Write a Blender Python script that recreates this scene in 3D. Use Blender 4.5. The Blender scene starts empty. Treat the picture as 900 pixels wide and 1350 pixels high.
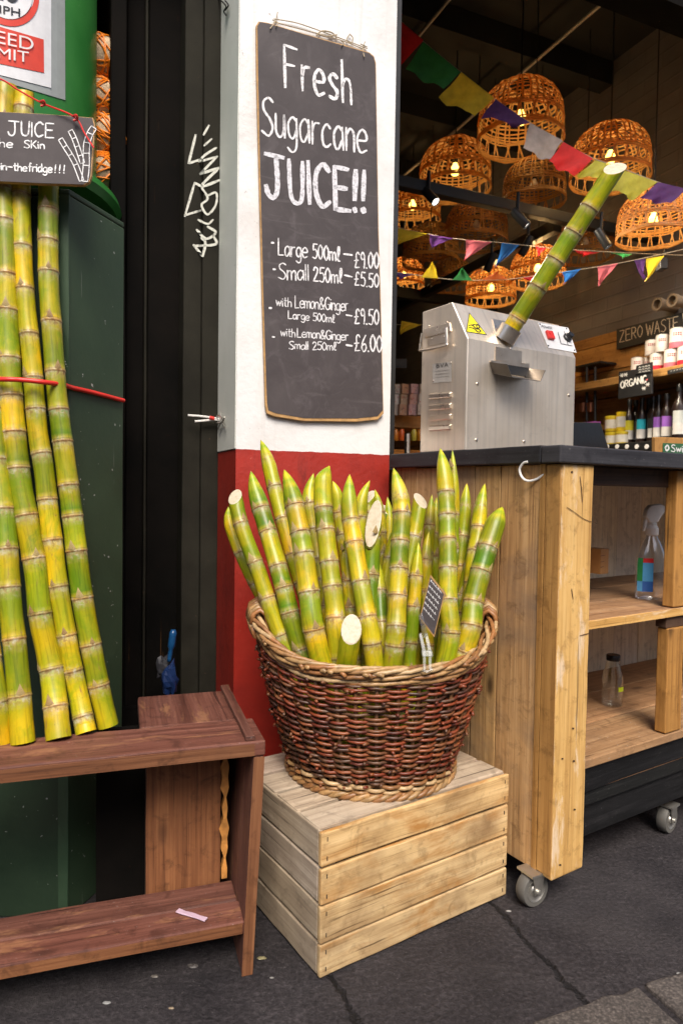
import bpy, bmesh, math, random
from mathutils import Vector as V, Matrix
import mathutils.noise as mnoise
R = math.radians
PI = math.pi
rnd = random.Random(7)
S = bpy.context.scene
COL = S.collection

# ------------------------------------------------------------------ camera
F = 890.0                       # focal length in photo pixels (900 x 1350)
CAMP = V((0, 0, 0.9))
PITCH, ROLL = R(1.9), 0.015
fwd = V((0, math.cos(PITCH), -math.sin(PITCH)))
up0 = V((0, math.sin(PITCH), math.cos(PITCH)))
RX = V((1, 0, 0)) * math.cos(ROLL) + up0 * math.sin(ROLL)
UX = up0 * math.cos(ROLL) - V((1, 0, 0)) * math.sin(ROLL)
cd = bpy.data.cameras.new('camera')
cam = bpy.data.objects.new('camera', cd)
COL.objects.link(cam)
m3 = Matrix((RX, UX, -fwd)).transposed()
cam.matrix_world = Matrix.Translation(CAMP) @ m3.to_4x4()
cd.sensor_fit = 'VERTICAL'
cd.sensor_height = 36.0
cd.lens = F / 1350 * 36
cd.clip_start = 0.05
cd.clip_end = 400
cd.dof.use_dof = True
cd.dof.focus_distance = 1.55
cd.dof.aperture_fstop = 5.6
S.camera = cam

# ------------------------------------------------------------------ light
w = bpy.data.worlds.new('World')
S.world = w
w.use_nodes = True
wn = w.node_tree
wn.nodes.clear()
sky = wn.nodes.new('ShaderNodeTexSky')
sky.sky_type = 'NISHITA'
sky.sun_disc = False
SUN_EL, SUN_AZ = R(50), R(172)      # azimuth clockwise from +Y
sky.sun_elevation = SUN_EL
sky.sun_rotation = SUN_AZ
sky.air_density = 0.7
sky.dust_density = 3.5
sky.ozone_density = 0.6
bg = wn.nodes.new('ShaderNodeBackground')
bg.inputs[1].default_value = 0.11
wo = wn.nodes.new('ShaderNodeOutputWorld')
wn.links.new(sky.outputs[0], bg.inputs[0])
wn.links.new(bg.outputs[0], wo.inputs[0])
sl = bpy.data.lights.new('sun', 'SUN')
sl.energy = 2.3
sl.angle = R(30)
sl.color = (1.0, 0.93, 0.84)
sun = bpy.data.objects.new('sun', sl)
COL.objects.link(sun)
sd = V((math.sin(SUN_AZ) * math.cos(SUN_EL), math.cos(SUN_AZ) * math.cos(SUN_EL), math.sin(SUN_EL)))
sun.rotation_euler = sd.to_track_quat('Z', 'Y').to_euler()
sun.location = (2, -3, 6)
S.view_settings.view_transform = 'Standard'
S.view_settings.look = 'None'
S.view_settings.gamma = 1
S.view_settings.use_curve_mapping = False
S.view_settings.exposure = 0.90

# ------------------------------------------------------------------ pixel helpers
def ray(px, py):
    return (RX * ((px - 450) / F) + UX * (-(py - 675) / F) + fwd)
def P(px, py, d):
    return CAMP + ray(px, py) * d
def GZ(px, py, z):
    r = ray(px, py)
    return CAMP + r * ((z - CAMP.z) / r.z)
def PL(px, py, p0, n):
    r = ray(px, py)
    return CAMP + r * ((p0 - CAMP).dot(n) / r.dot(n))
def CYL(px, py, c, rad):
    r = ray(px, py)
    ox, oy = CAMP.x - c[0], CAMP.y - c[1]
    A = r.x * r.x + r.y * r.y
    B = 2 * (ox * r.x + oy * r.y)
    C = ox * ox + oy * oy - rad * rad
    D = B * B - 4 * A * C
    t = (-B - math.sqrt(max(D, 0))) / (2 * A)
    return CAMP + r * t
def col_on_line(px, p0, d):
    """point p0 + t*d (horizontal line) seen in photo column px near the horizon"""
    k = (px - 450) / F
    t = (k * p0.y - p0.x) / (d.x - k * d.y)
    return p0 + d * t

# ------------------------------------------------------------------ node helpers
class NT:
    def __init__(s, name):
        s.m = bpy.data.materials.new(name)
        s.m.use_nodes = True
        s.t = s.m.node_tree
        s.b = s.t.nodes['Principled BSDF']
    def n(s, typ, **kw):
        nd = s.t.nodes.new('ShaderNode' + typ)
        for k, v in kw.items():
            setattr(nd, k, v)
        return nd
    def put(s, sock, v):
        if isinstance(v, bpy.types.NodeSocket):
            s.t.links.new(v, sock)
        elif isinstance(v, (tuple, list)) and len(v) == 3 and sock.type == 'RGBA':
            sock.default_value = (*v, 1)
        else:
            sock.default_value = v
    def coord(s, which='Object'):
        if not hasattr(s, '_tc'):
            s._tc = s.n('TexCoord')
        return s._tc.outputs[which]
    def pos(s):
        return s.n('NewGeometry').outputs['Position']
    def attr(s, name='col'):
        return s.n('Attribute', attribute_name=name).outputs['Color']
    def map(s, vec, scale=(1, 1, 1), loc=(0, 0, 0), rot=(0, 0, 0)):
        nd = s.n('Mapping')
        s.put(nd.inputs[0], vec)
        nd.inputs['Scale'].default_value = scale
        nd.inputs['Location'].default_value = loc
        nd.inputs['Rotation'].default_value = rot
        return nd.outputs[0]
    def noise(s, vec, scale, detail=4, rough=0.55, dist=0):
        nd = s.n('TexNoise')
        s.put(nd.inputs['Vector'], vec)
        nd.inputs['Scale'].default_value = scale
        nd.inputs['Detail'].default_value = detail
        nd.inputs['Roughness'].default_value = rough
        nd.inputs['Distortion'].default_value = dist
        return nd.outputs[0]
    def vor(s, vec, scale, feature='F1', out='Distance', rand=1):
        nd = s.n('TexVoronoi', feature=feature)
        s.put(nd.inputs['Vector'], vec)
        nd.inputs['Scale'].default_value = scale
        nd.inputs['Randomness'].default_value = rand
        return nd.outputs[out]
    def ramp(s, fac, stops, interp='LINEAR'):
        nd = s.n('ValToRGB')
        nd.color_ramp.interpolation = interp
        el = nd.color_ramp.elements
        while len(el) < len(stops):
            el.new(0.5)
        for e, (p, c) in zip(el, stops):
            e.position = p
            e.color = (c, c, c, 1) if isinstance(c, (int, float)) else (*c, 1)
        s.put(nd.inputs[0], fac)
        return nd.outputs[0]
    def mix(s, fac, a, b, mode='MIX'):
        nd = s.n('Mix', data_type='RGBA', blend_type=mode)
        s.put(nd.inputs[0], fac)
        s.put(nd.inputs[6], a)
        s.put(nd.inputs[7], b)
        return nd.outputs[2]
    def math(s, op, a, b=0.0, c=None, clamp=False):
        nd = s.n('Math', operation=op, use_clamp=clamp)
        s.put(nd.inputs[0], a)
        s.put(nd.inputs[1], b)
        if c is not None:
            s.put(nd.inputs[2], c)
        return nd.outputs[0]
    def sep(s, vec):
        nd = s.n('SeparateXYZ')
        s.put(nd.inputs[0], vec)
        return nd.outputs
    def bump(s, h, strength=0.3, dist=0.002):
        nd = s.n('Bump')
        nd.inputs['Strength'].default_value = strength
        nd.inputs['Distance'].default_value = dist
        s.put(nd.inputs['Height'], h)
        s.put(s.b.inputs['Normal'], nd.outputs[0])
    def set(s, **kw):
        for k, v in kw.items():
            s.put(s.b.inputs[{'base': 'Base Color', 'rough': 'Roughness', 'metal': 'Metallic', 'trans': 'Transmission Weight',
                              'alpha': 'Alpha', 'spec': 'Specular IOR Level', 'coat': 'Coat Weight', 'ior': 'IOR',
                              'emit': 'Emission Color', 'es': 'Emission Strength', 'sss': 'Subsurface Weight',
                              'aniso': 'Anisotropic'}[k]], v)
        return s

def plain(name, c, rough=0.5, metal=0, var=0.12, nscale=30, bump=0.0, **kw):
    t = NT(name)
    n = t.noise(t.coord(), nscale, 5)
    k = t.ramp(n, [(0.25, 1 - var), (0.75, 1 + var)])
    t.set(base=t.mix(1.0, c, k, 'MULTIPLY'), metal=metal, rough=t.math('MULTIPLY_ADD', n, 0.25, rough - 0.12), **kw)
    if bump:
        t.bump(t.noise(t.coord(), nscale * 4, 4), bump, 0.002)
    return t.m

def painted(name, tint=True, rough=0.45, bump=0.05):
    """colour comes from the vertex colour of the print or paint"""
    t = NT(name)
    n = t.noise(t.coord(), 40, 4)
    t.set(base=t.mix(1.0, t.attr(), t.ramp(n, [(0.3, 0.9), (0.7, 1.05)]), 'MULTIPLY'), rough=rough)
    if bump:
        t.bump(t.noise(t.coord(), 120, 3), bump, 0.001)
    return t.m

def wood(name, dark, mid, light, grain=34, stretch=1.6, rough=0.62, knots=0.8, stain=0.5, stainc=(0.12, 0.07, 0.04), speck=0.0, bump=0.35, stscale=5.0, hot=None, worn=None):
    t = NT(name)
    uv = t.coord('UV')
    g1 = t.noise(t.map(uv, (stretch, grain, 1)), 1.0, 6, 0.6, 0.9)
    g2 = t.noise(t.map(uv, (stretch * 3, grain * 6, 1)), 1.0, 4, 0.65)
    wv = t.n('TexWave', wave_type='BANDS', bands_direction='Y')
    t.put(wv.inputs['Vector'], t.map(uv, (0.35, 1, 1)))
    wv.inputs['Scale'].default_value = grain * 0.38
    wv.inputs['Distortion'].default_value = 11
    wv.inputs['Detail'].default_value = 6
    wv.inputs['Detail Scale'].default_value = 0.6
    g3 = t.noise(t.map(uv, (stretch * 9, grain * 16, 1)), 1.0, 3, 0.7)
    f = t.math('ADD', t.math('MULTIPLY', g1, 0.50), t.math('ADD', t.math('MULTIPLY', g2, 0.40), t.math('ADD', t.math('MULTIPLY', g3, 0.16), t.math('MULTIPLY_ADD', wv.outputs[1], 0.05, -0.06))))
    c = t.ramp(f, [(0.33, dark), (0.5, mid), (0.66, light)])
    kd = t.vor(t.map(uv, (3.2, 8, 1)), 1.0)
    kn = t.ramp(kd, [(0.045, 1.0), (0.12, 0.0)])
    c = t.mix(t.math('MULTIPLY', kn, knots), c, tuple(x * 0.3 for x in dark))
    pos = t.coord('Object')
    st = t.ramp(t.noise(pos, stscale, 6, 0.62, 0.4), [(0.47, 0.0), (0.7, 1.0)])
    c = t.mix(t.math('MULTIPLY', st, stain), c, stainc)
    if hot:
        h = t.ramp(t.noise(t.map(uv, (4, 12, 1)), 1.2, 5, 0.6, 0.6), [(0.49, 0.0), (0.66, 1.0)])
        c = t.mix(t.math('MULTIPLY', h, hot[1]), c, hot[0])
    if worn:
        h = t.ramp(t.noise(t.map(uv, (3, 14, 1), (3, 7, 0)), 1.6, 8, 0.7, 0.3), [(0.55, 0.0), (0.62, 1.0)])
        c = t.mix(t.math('MULTIPLY', h, worn[1]), c, worn[0])
    fine = t.ramp(g2, [(0.28, 0.55), (0.42, 1.0)])
    c = t.mix(0.8, c, fine, 'MULTIPLY')
    ck = t.ramp(t.noise(t.map(uv, (stretch * 2.2, grain * 3.2, 1), (7, 3, 0)), 1.0, 3, 0.55, 0.2), [(0.30, 1.0), (0.34, 0.0)])
    c = t.mix(t.math('MULTIPLY', ck, 0.75), c, tuple(x * 0.22 for x in dark))
    gr = t.ramp(t.noise(pos, 26, 6, 0.7, 0.5), [(0.53, 0.0), (0.66, 1.0)])
    c = t.mix(t.math('MULTIPLY', gr, 0.5), c, tuple(x * 0.55 for x in dark))
    if speck:
        sp = t.ramp(t.noise(pos, 170, 2, 0.5), [(0.70, 0.0), (0.74, 1.0)])
        c = t.mix(t.math('MULTIPLY', sp, speck), c, (0.55, 0.52, 0.48))
    c = t.mix(1.0, c, t.attr(), 'MULTIPLY')
    t.set(base=c, rough=t.math('MULTIPLY_ADD', g1, 0.3, rough - 0.15), spec=0.35)
    t.bump(t.math('ADD', f, t.math('MULTIPLY', kn, -0.3)), bump, 0.004)
    return t.m

# ------------------------------------------------------------------ mesh builder
class MB:
    def __init__(s):
        s.v, s.f, s.c, s.mi, s.uv, s.sm = [], [], [], [], {}, []
    def add(s, vs, fs, col=(1, 1, 1), mi=0, uvs=None, smooth=False):
        b = len(s.v)
        s.v += [V(p) for p in vs]
        s.c += col if isinstance(col, list) else [col] * len(vs)
        for i, f in enumerate(fs):
            if uvs:
                s.uv[len(s.f)] = uvs[i]
            s.f.append([b + k for k in f])
            s.mi.append(mi)
            s.sm.append(smooth)
        return b
    def board(s, o, L, W, T, nseg=1, jit=0.0, tint=None, mi=0, uvo=None, tv=0.12, taper=0):
        """a plank from corner o with edge vectors; grain runs along L"""
        o, L, W, T = V(o), V(L), V(W), V(T)
        if L.cross(W).dot(T) < 0:
            o, W = o + W, -W
        if tint is None:
            k = 1 + rnd.uniform(-tv, tv)
            tint = (k, k * (1 + rnd.uniform(-0.04, 0.04)), k * (1 + rnd.uniform(-0.06, 0.06)))
        uo, vo = (rnd.uniform(0, 40), rnd.uniform(0, 40)) if uvo is None else uvo
        l, wd, th = L.length, W.length, T.length
        vs = []
        for i in range(nseg + 1):
            t = i / nseg
            for a, b in ((0, 0), (1, 0), (1, 1), (0, 1)):
                p = o + L * t + W * a + T * b
                if jit:
                    p += W.normalized() * rnd.uniform(-jit, jit) + T.normalized() * rnd.uniform(-jit, jit) * 0.5
                vs.append(p)
        fs, uvs = [], []
        per = [0, wd, wd + th, 2 * wd + th, 2 * wd + 2 * th]
        for i in range(nseg):
            for k in range(4):
                k2 = (k + 1) % 4
                fs.append([i * 4 + k, i * 4 + k2, i * 4 + 4 + k2, i * 4 + 4 + k])
                u0, u1 = uo + l * i / nseg, uo + l * (i + 1) / nseg
                uvs.append([(u0, vo + per[k]), (u0, vo + per[k + 1]), (u1, vo + per[k + 1]), (u1, vo + per[k])])
        fs.append([3, 2, 1, 0])
        uvs.append([(uo, vo), (uo + .02, vo), (uo + .02, vo + wd), (uo, vo + wd)])
        e = nseg * 4
        fs.append([e, e + 1, e + 2, e + 3])
        uvs.append([(uo, vo), (uo + .02, vo), (uo + .02, vo + wd), (uo, vo + wd)])
        fs = [f[::-1] for f in fs]
        uvs = [u[::-1] for u in uvs]
        # orientation is fixed by recalculating normals at build time
        s.add(vs, fs, tint, mi, uvs)
    def prism(s, pts, ext, col=(1, 1, 1), mi=0, smooth=False):
        n = len(pts)
        pts = [V(p) for p in pts]
        e = V(ext)
        vs = pts + [p + e for p in pts]
        fs = [list(range(n))[::-1], [n + i for i in range(n)]]
        for i in range(n):
            j = (i + 1) % n
            fs.append([i, j, n + j, n + i])
        s.add(vs, fs, col, mi, None, smooth)
    def tube(s, pts, rad, n=8, col=(1, 1, 1), mi=0, cap=True, closed=False, cols=None):
        pts = [V(p) for p in pts]
        m = len(pts)
        rads = rad if isinstance(rad, list) else [rad] * m
        vs, cc = [], []
        ref = None
        for i, p in enumerate(pts):
            if closed:
                t = pts[(i + 1) % m] - pts[i - 1]
            else:
                t = pts[min(i + 1, m - 1)] - pts[max(i - 1, 0)]
            t.normalize()
            if ref is None:
                ref = t.orthogonal().normalized()
            ref = (ref - t * ref.dot(t))
            if ref.length < 1e-5:
                ref = t.orthogonal()
            ref.normalize()
            bt = t.cross(ref)
            for k in range(n):
                a = 2 * PI * k / n
                vs.append(p + (ref * math.cos(a) + bt * math.sin(a)) * rads[i])
                cc.append(cols[i] if cols else col)
        fs = []
        for i in range(m if closed else m - 1):
            for k in range(n):
                k2 = (k + 1) % n
                i2 = (i + 1) % m
                fs.append([i * n + k, i * n + k2, i2 * n + k2, i2 * n + k])
        if cap and not closed:
            fs.append(list(range(n))[::-1])
            fs.append([(m - 1) * n + k for k in range(n)])
        s.add(vs, fs, cc, mi, None, True)
    def lathe(s, c, prof, n=24, axis=None, ref=None, col=(1, 1, 1), mi=0, cap=True, cols=None):
        """prof: (radius, height) list, around axis from point c"""
        c = V(c)
        ax = V(axis).normalized() if axis is not None else V((0, 0, 1))
        r1 = V(ref).normalized() if ref is not None else ax.orthogonal().normalized()
        r2 = ax.cross(r1)
        vs, cc = [], []
        for j, (r, h) in enumerate(prof):
            for k in range(n):
                a = 2 * PI * k / n
                vs.append(c + ax * h + (r1 * math.cos(a) + r2 * math.sin(a)) * max(r, 1e-5))
                cc.append(cols[j] if cols else col)
        fs = []
        for j in range(len(prof) - 1):
            for k in range(n):
                k2 = (k + 1) % n
                fs.append([j * n + k, j * n + k2, (j + 1) * n + k2, (j + 1) * n + k])
        if cap:
            fs.append(list(range(n))[::-1])
            fs.append([(len(prof) - 1) * n + k for k in range(n)])
        s.add(vs, fs, cc, mi, None, True)
    def build(s, name, mats, parent=None, bevel=0, auto=True, seg=2, recalc=True):
        me = bpy.data.meshes.new(name)
        me.from_pydata([tuple(p) for p in s.v], [], s.f)
        if not isinstance(mats, (list, tuple)):
            mats = [mats]
        for m in mats:
            me.materials.append(m)
        ca = me.attributes.new('col', 'FLOAT_COLOR', 'POINT')
        flat = []
        for c in s.c:
            flat += [c[0], c[1], c[2], c[3] if len(c) > 3 else 1.0]
        ca.data.foreach_set('color', flat)
        me.polygons.foreach_set('material_index', s.mi)
        me.polygons.foreach_set('use_smooth', s.sm)
        if s.uv:
            ul = me.uv_layers.new(name='UVMap')
            for fi, uvs in s.uv.items():
                ls = me.polygons[fi].loop_start
                for k, u in enumerate(uvs):
                    ul.data[ls + k].uv = u
        me.update()
        if recalc:
            bm = bmesh.new()
            bm.from_mesh(me)
            bmesh.ops.recalc_face_normals(bm, faces=bm.faces)
            bm.to_mesh(me)
            bm.free()
        if auto and any(s.sm):
            me.set_sharp_from_angle(angle=R(42))
        o = bpy.data.objects.new(name, me)
        COL.objects.link(o)
        if parent:
            o.parent = parent
            o.matrix_parent_inverse = Matrix.Translation(parent.location).inverted()
        if bevel:
            b = o.modifiers.new('bevel', 'BEVEL')
            b.width = bevel
            b.segments = seg
            b.limit_method = 'ANGLE'
            b.angle_limit = R(40)
        return o

def tag(o, label, cat, group=None):
    o['label'] = label
    o['category'] = cat
    if group:
        o['group'] = group
    return o
def struct(o, kind='structure'):
    o['kind'] = kind
    return o
def thing(name, loc, label, cat, group=None):
    e = bpy.data.objects.new(name, None)
    e.empty_display_size = 0.05
    COL.objects.link(e)
    e.location = loc
    return tag(e, label, cat, group)

def catmull(pts, per=8, closed=False):
    pts = [V(p) for p in pts]
    n = len(pts)
    if n < 3:
        return [pts[0].lerp(pts[-1], i / per) for i in range(per + 1)]
    out = []
    for i in range(n if closed else n - 1):
        if closed:
            p0, p1, p2, p3 = pts[i - 1], pts[i], pts[(i + 1) % n], pts[(i + 2) % n]
        else:
            p1, p2 = pts[i], pts[i + 1]
            p0 = pts[i - 1] if i else p1 * 2 - p2
            p3 = pts[i + 2] if i + 2 < n else p2 * 2 - p1
        for k in range(per):
            t = k / per
            out.append(0.5 * ((2 * p1) + (p2 - p0) * t + (2 * p0 - 5 * p1 + 4 * p2 - p3) * t * t + (3 * p1 - p0 - 3 * p2 + p3) * t ** 3))
    if not closed:
        out.append(pts[-1])
    return out

# ------------------------------------------------------------------ hand lettering
GL = {
 'F': (.5, ['0,0 0,1', '0,1 .52,.97', '0,.55 .4,.56']), 'r': (.3, ['0,.6 .01,0', '0,.33 .1,.55 .3,.58']),
 'e': (.4, ['0,.3 .38,.34 .36,.52 .2,.6 .03,.45 0,.22 .14,0 .4,.08']), 's': (.35, ['.35,.52 .18,.6 .03,.48 .15,.33 .33,.2 .25,.02 0,.05']),
 'h': (.35, ['0,1 0,0', '0,.38 .15,.58 .32,.48 .35,0']), 'S': (.48, ['.48,.9 .3,1 .08,.88 .1,.65 .35,.45 .47,.22 .3,0 0,.1']),
 'u': (.4, ['0,.6 .02,.15 .18,0 .34,.15 .37,.6', '.37,.6 .4,0']), 'g': (.4, ['.38,.5 .2,.6 .02,.4 .08,.1 .25,.05 .38,.3', '.38,.58 .38,-.15 .2,-.32 0,-.22']),
 'a': (.42, ['.36,.5 .2,.6 .02,.4 .05,.08 .2,0 .36,.25', '.37,.6 .42,0']), 'c': (.38, ['.36,.5 .2,.6 .02,.4 .05,.08 .2,0 .38,.1']),
 'n': (.36, ['0,.6 .01,0', '0,.38 .15,.58 .32,.48 .35,0']), 'J': (.6, ['0,1 .6,.98', '.36,.98 .38,.25 .25,0 .08,.05 0,.25']),
 'U': (.45, ['0,1 .03,.2 .2,0 .4,.15 .45,1']), 'I': (.03, ['0,1 .02,0']), 'C': (.48, ['.48,.85 .28,1 .05,.75 .03,.3 .22,0 .48,.14']),
 'E': (.46, ['0,1 0,0', '0,1 .45,.99', '0,.52 .38,.53', '0,0 .48,.02']), '!': (.1, ['.06,1 0,.3', '-.02,.1 .02,.02']),
 'L': (.42, ['0,1 0,0', '0,0 .42,.03']), 'm': (.55, ['0,.6 0,0', '0,.4 .12,.58 .25,.5 .27,0', '.27,.4 .4,.58 .52,.5 .55,0']),
 'l': (.06, ['0,1 .03,0']), '$': (.26, ['0,.1 .2,.6 .2,.98 .08,.92 .08,.12 .26,.03']), '5': (.4, ['.42,1 .08,1', '.08,1 .05,.58', '.05,.58 .28,.62 .41,.35 .28,.02 0,.08']),
 '0': (.4, ['.2,1 .02,.7 .02,.3 .2,0 .38,.3 .38,.7 .2,1']), '2': (.4, ['.03,.75 .12,.97 .32,.92 .34,.65 .02,.02', '.02,.02 .42,.03']),
 '9': (.38, ['.36,.75 .18,1 .02,.78 .1,.55 .3,.6 .36,.8', '.36,.8 .34,.3 .3,0']), '6': (.4, ['.34,1 .1,.6 .02,.25 .2,0 .38,.22 .28,.48 .05,.35']),
 '£': (.45, ['.45,.85 .32,1 .17,.85 .18,.4 .05,.03', '0,.47 .36,.5', '.05,.03 .45,.06']), '.': (.05, ['0,.06 .04,0']), '-': (.45, ['0,.5 .45,.47']),
 '&': (.5, ['.48,.02 .1,.7 .2,.98 .33,.8 .05,.35 .1,.03 .35,.08 .47,.4']), 'w': (.55, ['0,.6 .12,0', '.12,0 .27,.5', '.27,.5 .4,0', '.4,0 .55,.6']),
 'i': (.04, ['0,.6 .02,0', '.0,.85 .03,.8']), 't': (.3, ['.13,.95 .13,.1 .28,.02', '0,.62 .3,.64']), 'o': (.38, ['.18,.6 .02,.4 .05,.08 .2,0 .36,.2 .34,.5 .18,.6']),
 'G': (.5, ['.46,.85 .28,1 .05,.75 .03,.3 .22,0 .46,.1 .48,.42', '.28,.42 .5,.43']), 'k': (.34, ['0,1 0,0', '.3,.6 .02,.3 .34,0']),
 'd': (.4, ['.36,.5 .2,.6 .02,.4 .05,.08 .2,0 .36,.25', '.37,1 .4,0']), 'f': (.3, ['.3,.95 .17,1 .12,.7 .12,0', '0,.58 .28,.6']),
 'K': (.42, ['0,1 0,0', '.4,1 .02,.45', '.1,.52 .42,0']), 'Z': (.5, ['0,1 .5,.98', '.5,.98 0,.02', '0,.02 .52,0']), 'R': (.45, ['0,1 0,0', '0,1 .35,.95 .4,.7 .3,.52 0,.5', '.15,.5 .45,0']),
 'O': (.5, ['.25,1 .03,.7 .03,.3 .25,0 .47,.3 .47,.7 .25,1']), 'W': (.7, ['0,1 .18,0', '.18,0 .35,.8', '.35,.8 .52,0', '.52,0 .7,1']),
 'A': (.5, ['0,0 .25,1', '.25,1 .5,0', '.1,.38 .4,.38']), 'T': (.5, ['0,1 .5,.98', '.25,.99 .25,0']), 'N': (.45, ['0,0 0,1', '0,1 .43,0', '.43,0 .45,1']),
 'P': (.42, ['0,0 0,1', '0,1 .36,.95 .4,.7 .28,.5 0,.48']), 'V': (.5, ['0,1 .25,0', '.25,0 .5,1']), 'B': (.42, ['0,0 0,1', '0,1 .34,.92 .3,.58 0,.52', '0,.52 .4,.4 .38,.08 0,0']),
 ' ': (.22, []), '*': (.14, ['0,.52 .1,.44']),
}
def strokes2d(mb, strokes, fn, wpx, col, jit=0.3, sm=True, per=6, r=None, mi=0):
    """flat chalk strokes: 2-D pixel polylines laid on a surface by fn(px, py)"""
    r = r or rnd
    for st in strokes:
        pts = [V((x, y, 0)) for x, y in st]
        if sm and len(pts) > 2:
            pts = catmull(pts, per)
        else:
            q = []
            for a, b in zip(pts[:-1], pts[1:]):
                q += [a.lerp(b, k / 4) for k in range(4)]
            pts = q + [pts[-1]]
        n = len(pts)
        vs, w0 = [], wpx * r.uniform(0.85, 1.15)
        for i, p in enumerate(pts):
            t = pts[min(i + 1, n - 1)] - pts[max(i - 1, 0)]
            if t.length < 1e-6:
                t = V((1, 0, 0))
            t.normalize()
            nn = V((-t.y, t.x, 0))
            k = w0 * 0.5 * (1 + r.uniform(-jit, jit) * 0.5)
            if i in (0, n - 1):
                k *= 0.7
                p = p + t * (w0 * 0.25) * (-1 if i == 0 else 1)
            a, b = p + nn * k, p - nn * k
            vs += [fn(a.x, a.y), fn(b.x, b.y)]
        mb.add(vs, [[2 * i, 2 * i + 1, 2 * i + 3, 2 * i + 2] for i in range(n - 1)], col, mi)
def lettering(mb, text, x0, y0, x1, y1, hx, hy, fn, wpx, col=(.78, .77, .76), gap=.16, r=None):
    """text on the baseline (x0,y0)-(x1,y1) in photo pixels with cap height vector (hx,hy)"""
    r = r or rnd
    tot = sum(GL[c][0] + gap for c in text) - gap
    x = 0
    out = []
    for c in text:
        wd, ss = GL[c]
        dy = r.uniform(-.03, .03)
        for s_ in ss:
            st = []
            for q in s_.split():
                a, b = map(float, q.split(','))
                s = (x + a) / tot
                b += dy
                st.append((x0 + (x1 - x0) * s + hx * b, y0 + (y1 - y0) * s + hy * b))
            out.append(st)
        x += wd + gap
    strokes2d(mb, out, fn, wpx, col, r=r)
def font_verts(body, bold=0.0):
    cu = bpy.data.curves.new('t', 'FONT')
    cu.body = body
    cu.offset = bold
    ob = bpy.data.objects.new('t', cu)
    COL.objects.link(ob)
    dg = bpy.context.evaluated_depsgraph_get()
    me = bpy.data.meshes.new_from_object(ob.evaluated_get(dg))
    vs = [v.co.copy() for v in me.vertices]
    fs = [list(p.vertices) for p in me.polygons]
    bpy.data.objects.remove(ob)
    bpy.data.curves.remove(cu)
    bpy.data.meshes.remove(me)
    xs = [v.x for v in vs]; ys = [v.y for v in vs]
    a, b, c, d = min(xs), max(xs), min(ys), max(ys)
    return [((v.x - a) / (b - a), (v.y - c) / (d - c)) for v in vs], fs
def printed(mb, body, x0, y0, x1, y1, h, fn, col, bold=0.02, mi=0):
    """printed capitals: baseline (x0,y0)-(x1,y1) px, height h px"""
    vs, fs = font_verts(body, bold)
    mb.add([fn(x0 + (x1 - x0) * u, y0 + (y1 - y0) * u - h * v) for u, v in vs], fs, col, mi)
def patch(mb, corners, fn, col, n=8, mi=0):
    """bilinear patch of photo pixels (tl, tr, br, bl) laid on a surface"""
    tl, tr, br, bl = [V((*c, 0)) for c in corners]
    vs = []
    for j in range(n + 1):
        for i in range(n + 1):
            p = tl.lerp(tr, i / n).lerp(bl.lerp(br, i / n), j / n)
            vs.append(fn(p.x, p.y))
    fs = [[j * (n + 1) + i, j * (n + 1) + i + 1, (j + 1) * (n + 1) + i + 1, (j + 1) * (n + 1) + i] for j in range(n) for i in range(n)]
    mb.add(vs, fs, col, mi)
Z = V((0, 0, 1))
def onplane(p0, n, off=0.0):
    n = V(n).normalized()
    q = V(p0) + n * off
    return lambda x, y: PL(x, y, q, n)

# ------------------------------------------------------------------ frames of the place
A = V((.917, .399, 0)).normalized()         # along the shop front, to the right
B = V((-A.y, A.x, 0))                       # into the shop
F0 = P(311, 592, 1.77); F0.z = 0            # front left corner of the pillar
U = V((.842, .539, 0)).normalized()         # along the counter front
W_ = V((-U.y, U.x, 0))                      # counter depth direction
def sf(a, b, z=0):
    return F0 + A * a + B * b + Z * z
C0 = P(738, 609, 1.39); C0.z = 0            # near corner of the countertop
def cf(u, v, z=0):
    return C0 + U * u + W_ * v + Z * z

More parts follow.
